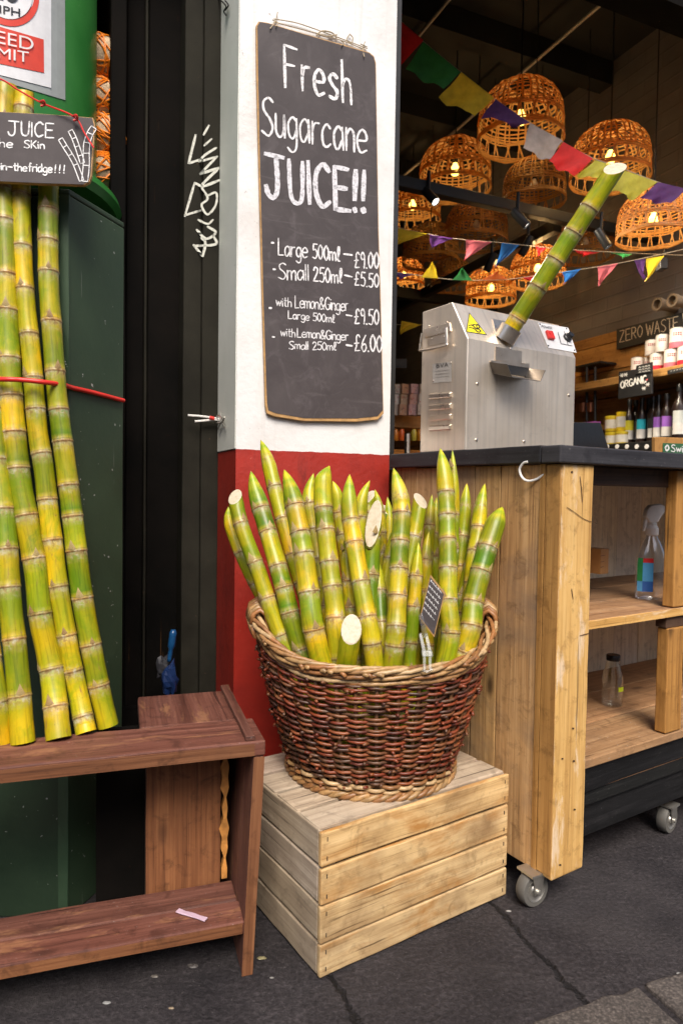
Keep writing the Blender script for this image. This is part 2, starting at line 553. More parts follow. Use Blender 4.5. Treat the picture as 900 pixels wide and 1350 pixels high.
# ------------------------------------------------------------------ materials
M = {}
def m_pave():
    t = NT('asphalt_paving')
    p = t.pos()
    n1 = t.noise(p, 6, 6, 0.6)
    n2 = t.noise(p, 105, 5, 0.75)
    c = t.ramp(n1, [(0.3, (.019, .016, .018)), (0.52, (.034, .029, .031)), (0.75, (.052, .045, .047))])
    c = t.mix(0.75, c, t.ramp(n2, [(0.34, 0.22), (0.52, 1.0), (0.66, 2.1)]), 'MULTIPLY')
    sp = t.ramp(t.vor(p, 95), [(0.03, 1.0), (0.14, 0.0)])
    sp = t.math('MULTIPLY', sp, t.ramp(t.noise(p, 30, 2), [(0.55, 0), (0.62, 1)]))
    c = t.mix(t.math('MULTIPLY', sp, 0.55), c, (.34, .31, .29))
    st = t.ramp(t.noise(p, 2.2, 5, 0.6, 0.8), [(0.5, 0.0), (0.66, 1.0)])
    c = t.mix(t.math('MULTIPLY', st, 0.25), c, (.085, .075, .074))
    bh = t.math('MULTIPLY_ADD', n2, 1.0, t.math('MULTIPLY', sp, 0.3))
    wob = t.math('MULTIPLY_ADD', t.noise(p, 14, 5, 0.7), 0.045, -0.0225)
    for (x0, y0), (x1, y1) in CRACKS:
        a, b = GZ(x0, y0, 0), GZ(x1, y1, 0)
        d = (b - a); L = d.length; d /= L
        nn = V((-d.y, d.x, 0))
        dp = t.n('VectorMath', operation='DOT_PRODUCT'); t.put(dp.inputs[0], p); dp.inputs[1].default_value = nn
        dist = t.math('ABSOLUTE', t.math('ADD', t.math('SUBTRACT', dp.outputs['Value'], a.dot(nn)), wob))
        ln = t.ramp(t.math('ADD', dist, t.math('MULTIPLY_ADD', t.noise(p, 60, 3), 0.010, -0.004)), [(0.002, 1.0), (0.008, 0.0)])
        c = t.mix(t.math('MULTIPLY', ln, 0.85), c, (.006, .005, .005))
        bh = t.math('SUBTRACT', bh, t.math('MULTIPLY', ln, 3.0))
    t.set(base=c, rough=t.math('MULTIPLY_ADD', n1, 0.3, 0.62), spec=0.3)
    t.bump(t.math('ADD', bh, t.math('MULTIPLY', n1, 2.5)), 1.0, 0.009)
    return t.m
CRACKS = [((646, 1188), (790, 1345)), ((436, 1290), (476, 1350))]
M['pave'] = m_pave()
def m_kerb():
    t = NT('granite')
    p = t.pos()
    n = t.noise(p, 160, 4, 0.75)
    c = t.ramp(n, [(0.3, (.018, .015, .014)), (0.5, (.062, .052, .046)), (0.68, (.17, .145, .125))])
    c = t.mix(0.8, c, t.ramp(t.noise(p, 9, 5), [(0.3, 0.5), (0.7, 1.2)]), 'MULTIPLY')
    t.set(base=c, rough=0.7)
    t.bump(n, 0.5, 0.004)
    return t.m
M['kerb'] = m_kerb()
def m_wall():
    t = NT('pillar_paint')
    p = t.coord('Object')
    x = t.sep(p)[2]
    wob = t.math('MULTIPLY_ADD', t.noise(p, 30, 4), 0.006, -0.003)
    up = t.math('GREATER_THAN', t.math('ADD', x, wob), RED_Z)
    white = t.mix(t.ramp(t.noise(p, 4, 6, 0.65), [(0.45, 0), (0.75, 1)]), (.70, .695, .685), (.55, .53, .50))
    spots = t.ramp(t.noise(t.map(p, (1, 1, .7)), 75, 4, 0.7), [(0.66, 0.0), (0.72, 1.0)])
    zone = t.ramp(t.noise(p, 3.0, 3), [(0.5, 0.0), (0.6, 1.0)])
    white = t.mix(t.math('MULTIPLY', t.math('MULTIPLY', spots, zone), 0.75), white, (.12, .09, .07))
    drip = t.ramp(t.noise(t.map(p, (40, 40, 1.4)), 1.0, 5, 0.6, 0.3), [(0.58, 0.0), (0.75, 1.0)])
    white = t.mix(t.math('MULTIPLY', drip, 0.30), white, (.36, .31, .26))
    red = t.mix(t.ramp(t.noise(p, 7, 6, 0.65), [(0.35, 0), (0.7, 1)]), (.35, .021, .011), (.23, .015, .009))
    chips = t.ramp(t.noise(p, 55, 3, 0.6), [(0.71, 0.0), (0.74, 1.0)])
    red = t.mix(t.math('MULTIPLY', chips, 0.6), red, (.5, .13, .10))
    scu = t.ramp(t.noise(t.map(p, (30, 30, 5)), 1.0, 6, 0.7, 0.6), [(0.60, 0.0), (0.70, 1.0)])
    red = t.mix(t.math('MULTIPLY', scu, 0.45), red, (.10, .012, .008))
    c = t.mix(up, red, white)
    c = t.mix(1.0, c, t.attr(), 'MULTIPLY')
    t.set(base=c, rough=t.math('MULTIPLY_ADD', t.noise(p, 12, 4), 0.25, 0.38))
    t.bump(t.math('ADD', t.noise(p, 60, 5, 0.6), t.math('MULTIPLY', t.noise(p, 9, 3), 1.2)), 0.22, 0.006)
    return t.m
RED_Z = P(311, 592, 1.77).z
M['pillar'] = m_wall()
def scratched(name, c, c2, rough, scr=(.35, .36, .34), amt=0.5, vert=True, spk=0.6, metal=0, spec=0.4, thr=.735):
    t = NT(name)
    p = t.coord('Object')
    n = t.noise(p, 5, 6, 0.65)
    b = t.mix(t.ramp(n, [(0.35, 0), (0.7, 1)]), c, c2)
    s1 = t.ramp(t.noise(t.map(p, (60, 60, 2.2) if vert else (8, 8, 60)), 1.6, 4, 0.6, 0.5), [(0.68, 0), (0.73, 1)])
    z1 = t.ramp(t.noise(p, 6, 4), [(0.48, 0), (0.62, 1)])
    b = t.mix(t.math('MULTIPLY', t.math('MULTIPLY', s1, z1), amt), b, scr)
    s2 = t.ramp(t.noise(p, 65, 3, 0.55), [(thr, 0), (thr + .025, 1)])
    b = t.mix(t.math('MULTIPLY', s2, spk), b, scr)
    b = t.mix(1.0, b, t.attr(), 'MULTIPLY')
    t.set(base=b, rough=t.math('MULTIPLY_ADD', n, 0.3, rough - 0.15), metal=metal, spec=spec)
    t.bump(t.noise(p, 45, 5, 0.6), 0.12, 0.004)
    return t.m
M['cabinet'] = scratched('cabinet_green_paint', (.016, .034, .018), (.028, .052, .027), 0.5, amt=0.5, spk=0.75, thr=.705)
M['jamb'] = scratched('black_door_paint', (.0035, .0033, .003), (.008, .0065, .0055), 0.75, (.075, .035, .014), 0.8, spk=0.2, spec=0.03)
M['olive'] = scratched('olive_door_paint', (.014, .013, .010), (.026, .024, .018), 0.7, (.12, .07, .04), 0.5, spk=0.5, spec=0.06)
M['barrel'] = scratched('green_plastic', (.018, .13, .022), (.030, .17, .03), 0.38, (.25, .38, .22), 0.35, spk=0.5)
M['blackmetal'] = scratched('black_metal', (.010, .010, .010), (.02, .02, .02), 0.45, (.1, .1, .1), 0.2, spk=0.1)
M['laptop'] = scratched('black_plastic', (.006, .006, .007), (.009, .009, .010), 0.4, amt=0.0, spk=0.0)
M['rubber'] = plain('grey_rubber', (.10, .095, .085), 0.7)
M['zinc'] = plain('zinc', (.55, .53, .48), 0.4, 0.9)
M['white_metal'] = plain('white_coated_metal', (.75, .73, .70), 0.3)
M['galv'] = plain('dull_conduit', (.33, .30, .27), 0.5, 0.3)

M['crate'] = wood('pale_pine', (.36, .22, .095), (.60, .42, .21), (.74, .55, .31), 30, 1.3, stain=0.8, stainc=(.21, .12, .055), hot=((.36, .155, .03), 0.8), knots=0.5, bump=0.3)
M['crate_side'] = wood('grey_pine', (.26, .20, .14), (.40, .32, .23), (.52, .43, .32), 30, 1.3, stain=0.5, stainc=(.18, .13, .09), knots=0.5)
M['post'] = wood('yellow_pine', (.38, .20, .055), (.60, .36, .12), (.72, .48, .19), 26, 1.0, stain=0.25, stainc=(.22, .10, .03), worn=((.72, .58, .42), 0.7), knots=0.8)
M['post_side'] = wood('amber_pine', (.26, .12, .03), (.42, .215, .06), (.52, .28, .085), 26, 1.0, stain=0.3, stainc=(.14, .07, .03))
M['cladding'] = wood('amber_cladding', (.22, .10, .025), (.36, .18, .05), (.45, .24, .075), 20, 1.0, stain=0.35, stainc=(.12, .055, .02))
M['panel'] = wood('weathered_planks', (.24, .125, .05), (.48, .28, .115), (.62, .40, .19), 40, 0.9, stain=0.9, stainc=(.20, .145, .10), knots=0.9, bump=0.5, stscale=3.2)
M['back'] = wood('whitewashed_planks', (.60, .49, .37), (.80, .68, .53), (.86, .76, .62), 22, 1.4, stain=0.35, stainc=(.40, .32, .23), speck=0.2, stscale=9, knots=.5)
M['shelf'] = wood('brown_shelf', (.22, .11, .05), (.38, .21, .10), (.48, .29, .15), 26, 1.0, stain=0.5, stainc=(.13, .08, .055), speck=0.5)
M['plinth'] = wood('black_stained_wood', (.004, .004, .004), (.009, .009, .009), (.018, .017, .017), 30, 1.5, stain=0.2, stainc=(.03, .028, .026), speck=0.12, rough=0.55)
M['slab'] = wood('charcoal_worktop', (.012, .011, .013), (.022, .021, .024), (.036, .035, .039), 26, 1.5, stain=0.3, stainc=(.05, .048, .05), speck=0.15, rough=0.5, bump=0.2)
M['bench'] = wood('purple_brown_stained_wood', (.058, .019, .012), (.125, .047, .031), (.205, .088, .060), 26, 1.1, stain=0.3, stainc=(.08, .04, .035), speck=0.15, worn=((.36, .18, .08), 0.4), knots=0.8)
M['bench_raw'] = wood('warm_brown_wood', (.075, .028, .012), (.17, .072, .032), (.27, .13, .06), 26, 1.1, stain=0.35, stainc=(.10, .045, .025))
M['darkwood'] = wood('dark_brown_wood', (.03, .014, .008), (.07, .034, .02), (.12, .062, .036), 26, 1.1)

def m_steel():
    t = NT('brushed_steel')
    p = t.coord('UV')
    g = t.noise(t.map(p, (4, 160, 1)), 1.5, 4, 0.6)
    n = t.noise(t.coord('Object'), 7, 5, 0.6)
    c = t.mix(t.ramp(n, [(0.35, 0), (0.7, 1)]), (.78, .67, .54), (.90, .80, .67))  # beige of reflected buildings is mixed into the steel base colour
    stv = t.noise(t.map(p, (1.2, 55, 1), (2, 7, 0)), 1.0, 5, 0.65)
    c = t.mix(0.6, c, t.ramp(stv, [(0.3, .72), (0.5, 1.0), (0.7, 1.12)]), 'MULTIPLY')
    smu = t.ramp(t.noise(t.coord('Object'), 22, 6, 0.7, 0.8), [(0.58, 0), (0.72, 1)])
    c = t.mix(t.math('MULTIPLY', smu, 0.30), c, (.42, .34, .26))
    t.set(base=c, metal=.82, rough=t.math('ADD', t.math('MULTIPLY_ADD', g, 0.22, 0.22), t.math('MULTIPLY', n, 0.12)))
    t.bump(g, 0.05, 0.001)
    return t.m
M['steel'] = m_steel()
M['steel_plain'] = plain('polished_steel', (.80, .70, .58), 0.3, 1.0, 0.06)  # same warm reflected tint put into the base colour
M['paint'] = painted('printed_paint')
M['gloss'] = painted('glossy_print', rough=0.28, bump=0)
M['black'] = plain('matt_black', (.012, .012, .013), 0.5)
M['knob'] = plain('black_knob_plastic', (.012, .012, .012), 0.3)
M['red_plastic'] = plain('red_plastic', (.62, .03, .02), 0.3)

def m_chalk():
    t = NT('chalkboard')
    p = t.coord('Object')
    n = t.noise(p, 9, 6, 0.65, 0.6)
    c = t.ramp(n, [(0.3, (.042, .034, .035)), (0.55, (.056, .046, .047)), (0.75, (.076, .064, .064))])
    s = t.ramp(t.noise(t.map(p, (5, 5, 45), rot=(0.2, 0.3, 0)), 1.0, 5, 0.6, 0.6), [(0.62, 0), (0.72, 1)])
    c = t.mix(t.math('MULTIPLY', s, 0.25), c, (.17, .15, .15))
    sm = t.ramp(t.noise(p, 14, 6, 0.7, 1.2), [(0.54, 0), (0.72, 1)])
    c = t.mix(t.math('MULTIPLY', sm, 0.35), c, (.15, .13, .135))
    t.set(base=c, rough=0.62, spec=0.35)
    t.bump(t.noise(p, 90, 4), 0.08, 0.002)
    return t.m
M['chalk'] = m_chalk()
def m_stroke():
    t = NT('chalk_pen')
    n = t.noise(t.coord(), 150, 4, 0.7)
    t.set(base=t.mix(1.0, t.attr(), t.ramp(n, [(0.32, 0.30), (0.44, 0.8), (0.56, 1.0)]), 'MULTIPLY'), rough=0.7)
    return t.m
M['pen'] = m_stroke()
M['edge'] = plain('raw_board_edge', (.42, .24, .09), 0.7, var=0.35, nscale=60, bump=0.4)
M['twine'] = plain('twine', (.36, .29, .19), 0.8, var=0.25, nscale=200)
M['cord'] = plain('red_cord', (.62, .025, .018), 0.4, var=0.1)
M['cable'] = plain('black_cable', (.008, .008, .008), 0.5)

def m_cane():
    t = NT('sugar_cane_skin')
    uv = t.coord('UV')
    p = t.coord('Object')
    g = t.noise(t.map(uv, (55, 7, 1)), 1.0, 5, 0.6, 0.4)
    c = t.mix(t.ramp(g, [(0.30, 0.0), (0.72, 1.0)]), t.attr(), t.mix(1.0, t.attr(), (.62, .80, .45), 'MULTIPLY'))
    big = t.noise(t.map(uv, (9, 9, 1)), 1.0, 4, 0.6, 0.5)
    c = t.mix(t.math('MULTIPLY', t.ramp(big, [(0.47, 0), (0.62, 1)]), 0.75), c, t.mix(1.0, t.attr(), (1.45, 1.12, .7), 'MULTIPLY'))
    blot = t.noise(t.map(uv, (16, 14, 1), (11, 2, 0)), 1.0, 5, 0.65, 0.8)
    c = t.mix(t.math('MULTIPLY', t.ramp(blot, [(0.52, 0), (0.64, 1)]), 0.6), c, t.mix(1.0, t.attr(), (.50, .78, .5), 'MULTIPLY'))
    sc = t.ramp(t.noise(t.map(uv, (70, 22, 1)), 1.0, 4, 0.65, 0.4), [(0.63, 0), (0.70, 1)])
    c = t.mix(t.math('MULTIPLY', sc, 0.65), c, (.26, .13, .045))
    wx = t.ramp(t.noise(t.map(uv, (60, 12, 1), (4, 9, 0)), 1.0, 5, 0.65), [(0.66, 0), (0.76, 1)])
    c = t.mix(t.math('MULTIPLY', wx, 0.18), c, (.62, .60, .42))
    fs_ = t.ramp(t.noise(t.map(uv, (160, 10, 1), (2, 5, 0)), 1.0, 3, 0.6, 0.3), [(0.36, 0.62), (0.5, 1.0)])
    c = t.mix(0.7, c, fs_, 'MULTIPLY')
    nal = t.n('Attribute', attribute_name='col').outputs['Alpha']
    nn_ = t.noise(t.map(uv, (120, 150, 1), (1, 3, 0)), 1.0, 4, 0.65, 0.4)
    nd = t.math('MULTIPLY', nal, t.ramp(nn_, [(0.40, 0), (0.56, 1)]))
    c = t.mix(t.math('MULTIPLY', nd, 0.8), c, t.ramp(t.noise(t.map(uv, (70, 60, 1)), 1.0, 3), [(0.35, (.16, .075, .03)), (0.52, (.36, .25, .10)), (0.65, (.46, .43, .33))]))
    dt = t.ramp(t.noise(t.map(uv, (260, 190, 1), (8, 1, 0)), 1.0, 2, 0.5), [(0.70, 0), (0.75, 1)])
    c = t.mix(t.math('MULTIPLY', dt, 0.6), c, (.10, .05, .02))
    t.set(base=c, rough=t.math('MULTIPLY_ADD', g, 0.28, 0.20), spec=0.38)
    t.bump(t.math('ADD', g, t.math('MULTIPLY', big, 1.3)), 0.2, 0.002)
    return t.m
M['cane'] = m_cane()
def m_cut():
    t = NT('cut_cane_flesh')
    p = t.coord('Object')
    n = t.noise(p, 120, 4, 0.6)
    d = t.ramp(t.vor(p, 420), [(0.1, 0.80), (0.3, 1.0)])
    c = t.ramp(n, [(0.3, (.44, .37, .25)), (0.6, (.55, .48, .36))])
    t.set(base=c, rough=0.5)
    t.bump(n, 0.2, 0.002)
    return t.m
M['cut'] = m_cut()
def m_wicker(name):
    t = NT(name)
    p = t.coord('Object')
    n = t.noise(p, 70, 5, 0.65)
    c = t.mix(1.0, t.attr(), t.ramp(n, [(0.28, 0.55), (0.5, 1.0), (0.75, 1.35)]), 'MULTIPLY')
    t.set(base=c, rough=0.42, spec=0.5)
    t.bump(t.noise(p, 260, 4), 0.2, 0.001)
    return t.m
M['wicker'] = m_wicker('willow')
def m_bamboo():
    t = NT('bamboo_strip')
    n = t.noise(t.coord(), 40, 4, 0.6)
    c = t.ramp(n, [(0.3, (.34, .18, .05)), (0.7, (.62, .38, .13))])
    t.set(base=c, rough=0.5)
    tr = t.n('BsdfTranslucent')
    t.put(tr.inputs[0], (.60, .30, .06))
    mx = t.n('MixShader')
    mx.inputs[0].default_value = 0.55
    out = t.t.nodes['Material Output']
    t.t.links.new(t.b.outputs[0], mx.inputs[1])
    t.t.links.new(tr.outputs[0], mx.inputs[2])
    t.t.links.new(mx.outputs[0], out.inputs[0])
    return t.m
M['bamboo'] = m_bamboo()
def emit(name, c, s):
    t = NT(name)
    t.set(base=(.8, .7, .5), emit=c, es=s)
    return t.m
M['bulb'] = emit('lit_bulb', (1, .60, .11), 3.2)
M['spotface'] = emit('lit_spot_lens', (1, .95, .85), 2.2)
def m_cloth():
    t = NT('flag_cloth')
    p = t.coord('Object')
    n = t.noise(p, 35, 4)
    c = t.mix(1.0, t.attr(), t.ramp(n, [(0.3, 0.8), (0.7, 1.1)]), 'MULTIPLY')
    t.set(base=c, rough=0.8)
    tr = t.n('BsdfTranslucent')
    t.put(tr.inputs[0], c)
    mx = t.n('MixShader')
    mx.inputs[0].default_value = 0.5
    t.t.links.new(t.b.outputs[0], mx.inputs[1])
    t.t.links.new(tr.outputs[0], mx.inputs[2])
    t.t.links.new(mx.outputs[0], t.t.nodes['Material Output'].inputs[0])
    wv = t.n('TexWave')
    t.bump(t.noise(p, 300, 2), 0.1, 0.001)
    return t.m
M['cloth'] = m_cloth()
def m_brick():
    t = NT('painted_brick')
    uv = t.coord('UV')
    b = t.n('TexBrick')
    t.put(b.inputs['Vector'], uv)
    b.inputs['Scale'].default_value = 1
    b.inputs['Brick Width'].default_value = .23
    b.inputs['Row Height'].default_value = .078
    b.inputs['Mortar Size'].default_value = .006
    b.inputs['Mortar Smooth'].default_value = .5
    n = t.noise(uv, 3, 6, 0.6)
    c = t.ramp(n, [(0.3, (.095, .086, .086)), (0.7, (.155, .142, .142))])
    c = t.mix(t.math('MULTIPLY', b.outputs['Fac'], 0.22), c, (.09, .08, .08))
    t.set(base=c, rough=0.7)
    t.bump(t.math('ADD', t.math('MULTIPLY', b.outputs['Fac'], -1.0), t.math('MULTIPLY', t.noise(uv, 40, 4), 0.3)), 0.5, 0.006)
    return t.m
M['brick'] = m_brick()
M['ceiling'] = plain('dark_ceiling', (.009, .008, .008), 0.8, var=0.3, nscale=3)
M['floor_in'] = plain('shop_floor', (.07, .06, .05), 0.6, var=0.3, nscale=8)
def glass(name, c=(.96, .97, .96), rough=0.03, ior=1.45, film=0.05):
    t = NT(name)
    lw = t.n('LayerWeight'); lw.inputs[0].default_value = 0.3
    tr = t.n('BsdfTransparent'); t.put(tr.inputs[0], c)
    gl = t.n('BsdfGlossy'); gl.inputs['Roughness'].default_value = rough
    t.put(gl.inputs[0], (.95, .95, .95))
    mx = t.n('MixShader')
    t.put(mx.inputs[0], t.math('MULTIPLY_ADD', lw.outputs['Facing'], 0.55, film, clamp=True))
    t.t.links.new(tr.outputs[0], mx.inputs[1]); t.t.links.new(gl.outputs[0], mx.inputs[2])
    t.t.links.new(mx.outputs[0], t.t.nodes['Material Output'].inputs[0])
    return t.m
M['glass'] = glass('clear_glass', rough=0.0, ior=1.12)
M['clear_plastic'] = glass('clear_plastic', (.93, .94, .95), 0.15, 1.25, .12)

# ------------------------------------------------------------------ ground
g = MB()
g.add([(-60, -60, 0), (60, -60, 0), (60, 60, 0), (-60, 60, 0)], [[0, 1, 2, 3]])
struct(g.build('pavement', M['pave']))
k0, k1 = GZ(690, 1350, 0), GZ(900, 1283, 0)
kd = (k1 - k0).normalized(); kn = V((kd.y, -kd.x, 0))
g = MB()
p = k0 - kd * 0.5
for i in range(7):
    L = rnd.uniform(.22, .30)
    q = p + kn * rnd.uniform(0, .012) - Z * .05
    g.board(q, kd * (L - .012), kn * .20, Z * (.056 + rnd.uniform(0, .006)), 6, .004)
    p = p + kd * L
struct(g.build('kerb', M['kerb'], bevel=.008, seg=3))

# ------------------------------------------------------------------ building shell
PW, PD = .452, .30
o = MB()
wht = (1, 1, 1); gry = (.52, .53, .49)
q = [sf(0, 0), sf(PW, 0), sf(PW, PD), sf(0, PD)]
vs = [x + Z * 0 for x in q] + [x + Z * 3.5 for x in q]
def faceq(i, j, col):
    b = [vs[i], vs[j], vs[j + 4], vs[i + 4]]
    o.add(b, [[0, 1, 2, 3]], col)
faceq(0, 1, wht); faceq(1, 2, wht); faceq(2, 3, wht); faceq(3, 0, (.86, .86, .84))
pil = o.build('pillar', M['pillar'], recalc=False)
tag(pil, 'square shop pillar painted white above and glossy red below', 'pillar')
# the grey painted side above the red
gs = MB()
gs.board(sf(-.0025, .002, RED_Z + .002), Z * (3.4 - RED_Z), B * (PD - .01), A * .0022, 12, .0006, tint=(1, 1, 1))
gp = gs.build('side_face', scratched('grey_green_paint', (.64, .66, .60), (.72, .73, .67), 0.5, (.12, .11, .09), 0.3, spk=0.8), pil)
gs = MB()
gs.board(sf(PW + .001, .004, .96), Z * 2.5, B * .02, A * .016, 1)
gs.build('steel_strip', M['blackmetal'], pil)

# door frame left of the pillar
door = thing('door_frame', sf(-.2, .3), 'dark layered wooden door frame with white graffiti beside the pillar', 'door frame')
def wall_strip(px0, px1, b, mat, name, th=.06, z1=3.4, parent=door):
    p0, p1 = col_on_line(px0, sf(0, b), A), col_on_line(px1, sf(0, b), A)
    mb = MB()
    mb.board(p0, Z * z1, p1 - p0, B * th, 20, .0008, tint=(1, 1, 1))
    return mb.build(name, mat, parent, bevel=.004)
wall_strip(264.5, 287.5, .20, M['olive'], 'jamb', .08)
wall_strip(240, 264, .215, M['olive'], 'jamb', .08)
wall_strip(193, 239, .29, M['jamb'], 'jamb', .03)
wall_strip(189, 192.5, .275, M['olive'], 'bead', .03)
wall_strip(165, 188.5, .30, M['jamb'], 'jamb', .03)
wall_strip(144, 164.5, .235, M['jamb'], 'jamb', .06)
# graffiti tag, laid on the two jambs
gm = MB()
def on_jamb(x, y):
    b = .20 if x > 264.3 else .215
    return onplane(sf(0, b - .0015), -B)(x, y)
GU = [[(775, 465), (755, 500)], [(785, 515), (757, 540)], [(726, 500), (700, 605)], [(702, 605), (748, 590)],
      [(802, 548), (760, 575), (738, 600)], [(738, 600), (806, 580)], [(806, 580), (742, 645)], [(742, 645), (812, 622)], [(812, 622), (748, 690), (815, 668)],
      [(686, 802), (722, 678)], [(722, 678), (745, 690)], [(686, 798), (745, 780)], [(745, 690), (770, 735), (748, 760), (770, 795), (800, 760), (802, 715), (770, 725)],
      [(735, 815), (770, 830), (790, 815)], [(730, 852), (765, 885), (800, 862), (770, 840)], [(718, 908), (752, 950)], [(752, 950), (762, 900), (745, 880)], [(720, 912), (800, 905), (790, 872)]]
strokes2d(gm, [[(a / 2.8125, b / 2.8125) for a, b in st] for st in GU], on_jamb, 3.2, (.60, .60, .53), r=random.Random(3))
gm.build('graffiti', M['pen'], door)
# added black board standing in for the shade in the recess behind the bench
kb = MB()
kb.board(sf(-.006, .05) , Z * .33, -A * .50, B * .02, 8, .0008, tint=(.7, .7, .7))
kb.build('recess_dark_board', M['jamb'], door)
# dark room behind the left door, and the wall over it
lw = MB()
px_ = col_on_line(146, sf(0, .34), A)
da_ = (F0 + B * .34 - px_).dot(A)
lw.board(px_, A * da_, Z * 3.5, B * .08, tint=(.9, .6, .5))
lw.board(sf(-3.6, 1.5), A * 3.2, Z * 3.5, B * .08, tint=(1.5, .6, .45))
lw.board(px_ + B * .09, B * 1.1, Z * 3.5, A * .05, tint=(1.5, .6, .45))
tag(lw.build('door_wall', M['jamb']), 'black boarded wall and reveal behind the bin and the door frame', 'wall')
hd = MB()
hd.board(sf(-3.2, .03, 2.62), A * 8, Z * 3.0, B * .12)
tag(hd.build('shop_fascia', M['jamb']), 'dark fascia beam spanning over the shop opening at upper right', 'fascia')

# shop interior: side wall, rear wall, ceiling, floor
WP = V((1.55, 3.8, 0)); WN = -A
ta = (WP - F0).dot(A)                         # the side wall stands at this distance along the front
def wallstrip(a0, b0, a1, b1, z0, z1):
    p0, p1 = sf(a0, b0), sf(a1, b1)
    L = (p1 - p0).length
    return [p0 + Z * z0, p1 + Z * z0, p1 + Z * z1, p0 + Z * z1], [[(0, z0), (L, z0), (L, z1), (0, z1)]]
sw = MB()
v_, u_ = wallstrip(ta, .1, ta, 7.0, 0, 4.2)
sw.add(v_, [[0, 1, 2, 3]], uvs=u_)
v_, u_ = wallstrip(ta, 7.0, -2, 7.0, 0, 4.2)
sw.add(v_, [[0, 1, 2, 3]], uvs=u_)
v_, u_ = wallstrip(-2, 7.0, -2, .42, 0, 4.2)
sw.add(v_, [[0, 1, 2, 3]], uvs=u_)
tag(sw.build('shop_wall', M['brick'], recalc=False), 'grey painted brick walls of the shop interior behind the basket lamps', 'wall')
cl = MB()
CZ = 3.35
cl.board(sf(-3.6, .16, CZ), A * 7.6, B * 7, Z * .1)
for i in range(9):
    cl.board(sf(-2, .5 + i * .75, CZ - .13), A * 5.5, B * .10, Z * .129)
tag(cl.build('ceiling', M['ceiling']), 'nearly black beamed ceiling of the shop above the lamps', 'ceiling')
fl = MB()
fl.add([sf(.0, .45, .004), sf(ta, .45, .004), sf(ta, 7, .004), sf(-2, 7, .004), sf(-2, .45, .004)], [[0, 1, 2, 3, 4]])
struct(fl.build('shop_floor', M['floor_in']))
# amber boards along the side and rear wall
cb = MB()
CLZ = 1.817
z = .05
while z < CLZ - .02:
    h = min(.155, CLZ - z)
    cb.board(sf(ta - .022, .4, z), B * 6.55, Z * (h - .006), A * .02, 1, tv=.18)
    cb.board(sf(-1.9, 6.97, z), A * (ta + 1.87), Z * (h - .006), B * .02, 1, tv=.18)
    z += h
tag(cb.build('wood_cladding', M['cladding']), 'amber horizontal board cladding on the lower shop walls', 'cladding')

# ------------------------------------------------------------------ counter
ct = thing('counter', cf(.3, .3), 'rustic wooden serving counter with charcoal top and open shelves on castors', 'counter')
SZ0, SZ1 = .9625, 1.0007
CU, CV = 1.45, .585
s = MB()
s.board(cf(0, .052, SZ0), W_ * (CV - .052), U * .12, Z * (SZ1 - SZ0), 6, .0006, tint=(.95, .95, .95))
s.board(cf(.122, .052, SZ0), U * (CU - .122), W_ * (CV - .052), Z * (SZ1 - SZ0 - .001), 2, .0, tint=(1, 1, 1))
s.board(cf(0, 0, SZ0), U * CU, W_ * .05, Z * (SZ1 - SZ0 - .0015), 8, .0005, tint=(1.35, 1.35, 1.35))
s.build('worktop', M['slab'], ct, bevel=.003)
# corner post
p_tl, p_bl = cf(.016, .012, SZ0), None
s = MB()
s.board(cf(.018, .010, .072), Z * (SZ0 - .073), U * .104, W_ * .040, 14, .0012, tint=(1, 1, 1))
s.build('post', M['post'], ct, bevel=.004)
s = MB()
s.board(cf(.0165, .0525, .076), Z * (SZ0 - .077), W_ * .014, U * .05, 8, .0006, tint=(1, 1, 1))
s.board(cf(.0165, .012, .080), Z * (SZ0 - .084), W_ * .038, U * .0013, 8, .0002, tint=(1, 1, 1))
s.build('post_edge', M['post_side'], ct, bevel=.001)
# side planks
s = MB()
v = .068
for wv in (.118, .085, .105, .12, .09):
    if v + wv > CV: wv = CV - v
    if wv <= .01: break
    s.board(cf(.019 + rnd.uniform(0, .003), v, .074 + rnd.uniform(-.004, .004)), Z * (SZ0 - .075), W_ * (wv - .003), U * .02, 10, .0008, tv=.16)
    v += wv
s.build('side_panel', M['panel'], ct, bevel=.002)
# back boards
s = MB()
u = .045
while u < CU - .05:
    wv = rnd.uniform(.13, .17)
    s.board(cf(u, CV - .06 + rnd.uniform(0, .003), .2), Z * (SZ0 - .202), U * (wv - .003), W_ * .018, 6, .0008, tv=.1)
    u += wv
s.build('back_panel', M['back'], ct, bevel=.002)
# shelves
SH1, SH2 = .616, .299
for z, th in ((SH1, .020), (SH2, .022)):
    s = MB()
    vv = .034
    for k, wv in enumerate((.16, .17, .155)):
        s.board(cf(.041, vv, z - th), U * (CU - .08), W_ * (wv - .0025), Z * (th - (0 if k else .0005) - rnd.uniform(0, .0015)), 6, .0008, tv=.15)
        vv += wv
    s.build('shelf', M['shelf'], ct, bevel=.002)
s = MB()
s.board(cf(.125, .031, SH1 - .021), U * (CU - .2), Z * .020, W_ * .0025, 6, .0005, tint=(1, .95, .85))
s.build('shelf_lip', M['post'], ct, bevel=.001)
s = MB()
s.board(cf(.12, .06, .10), U * (CU - .16), Z * .075, W_ * .02, 4, .0015)
s.board(cf(.12, .052, .178), U * (CU - .16), Z * .035, W_ * .022, 4, .0015)
s.board(cf(.12, .044, .216), U * (CU - .16), Z * .058, W_ * .025, 8, .0025)
s.build('plinth', M['plinth'], ct, bevel=.003)
s = MB()
s.board(cf(.125, .0505, .2135), U * (CU - .17), Z * .0018, W_ * .004, 12, .0006)
s.board(cf(.125, .0585, .1755), U * (CU - .17), Z * .0016, W_ * .004, 12, .0006)
s.build('worn_edge', M['shelf'], ct)
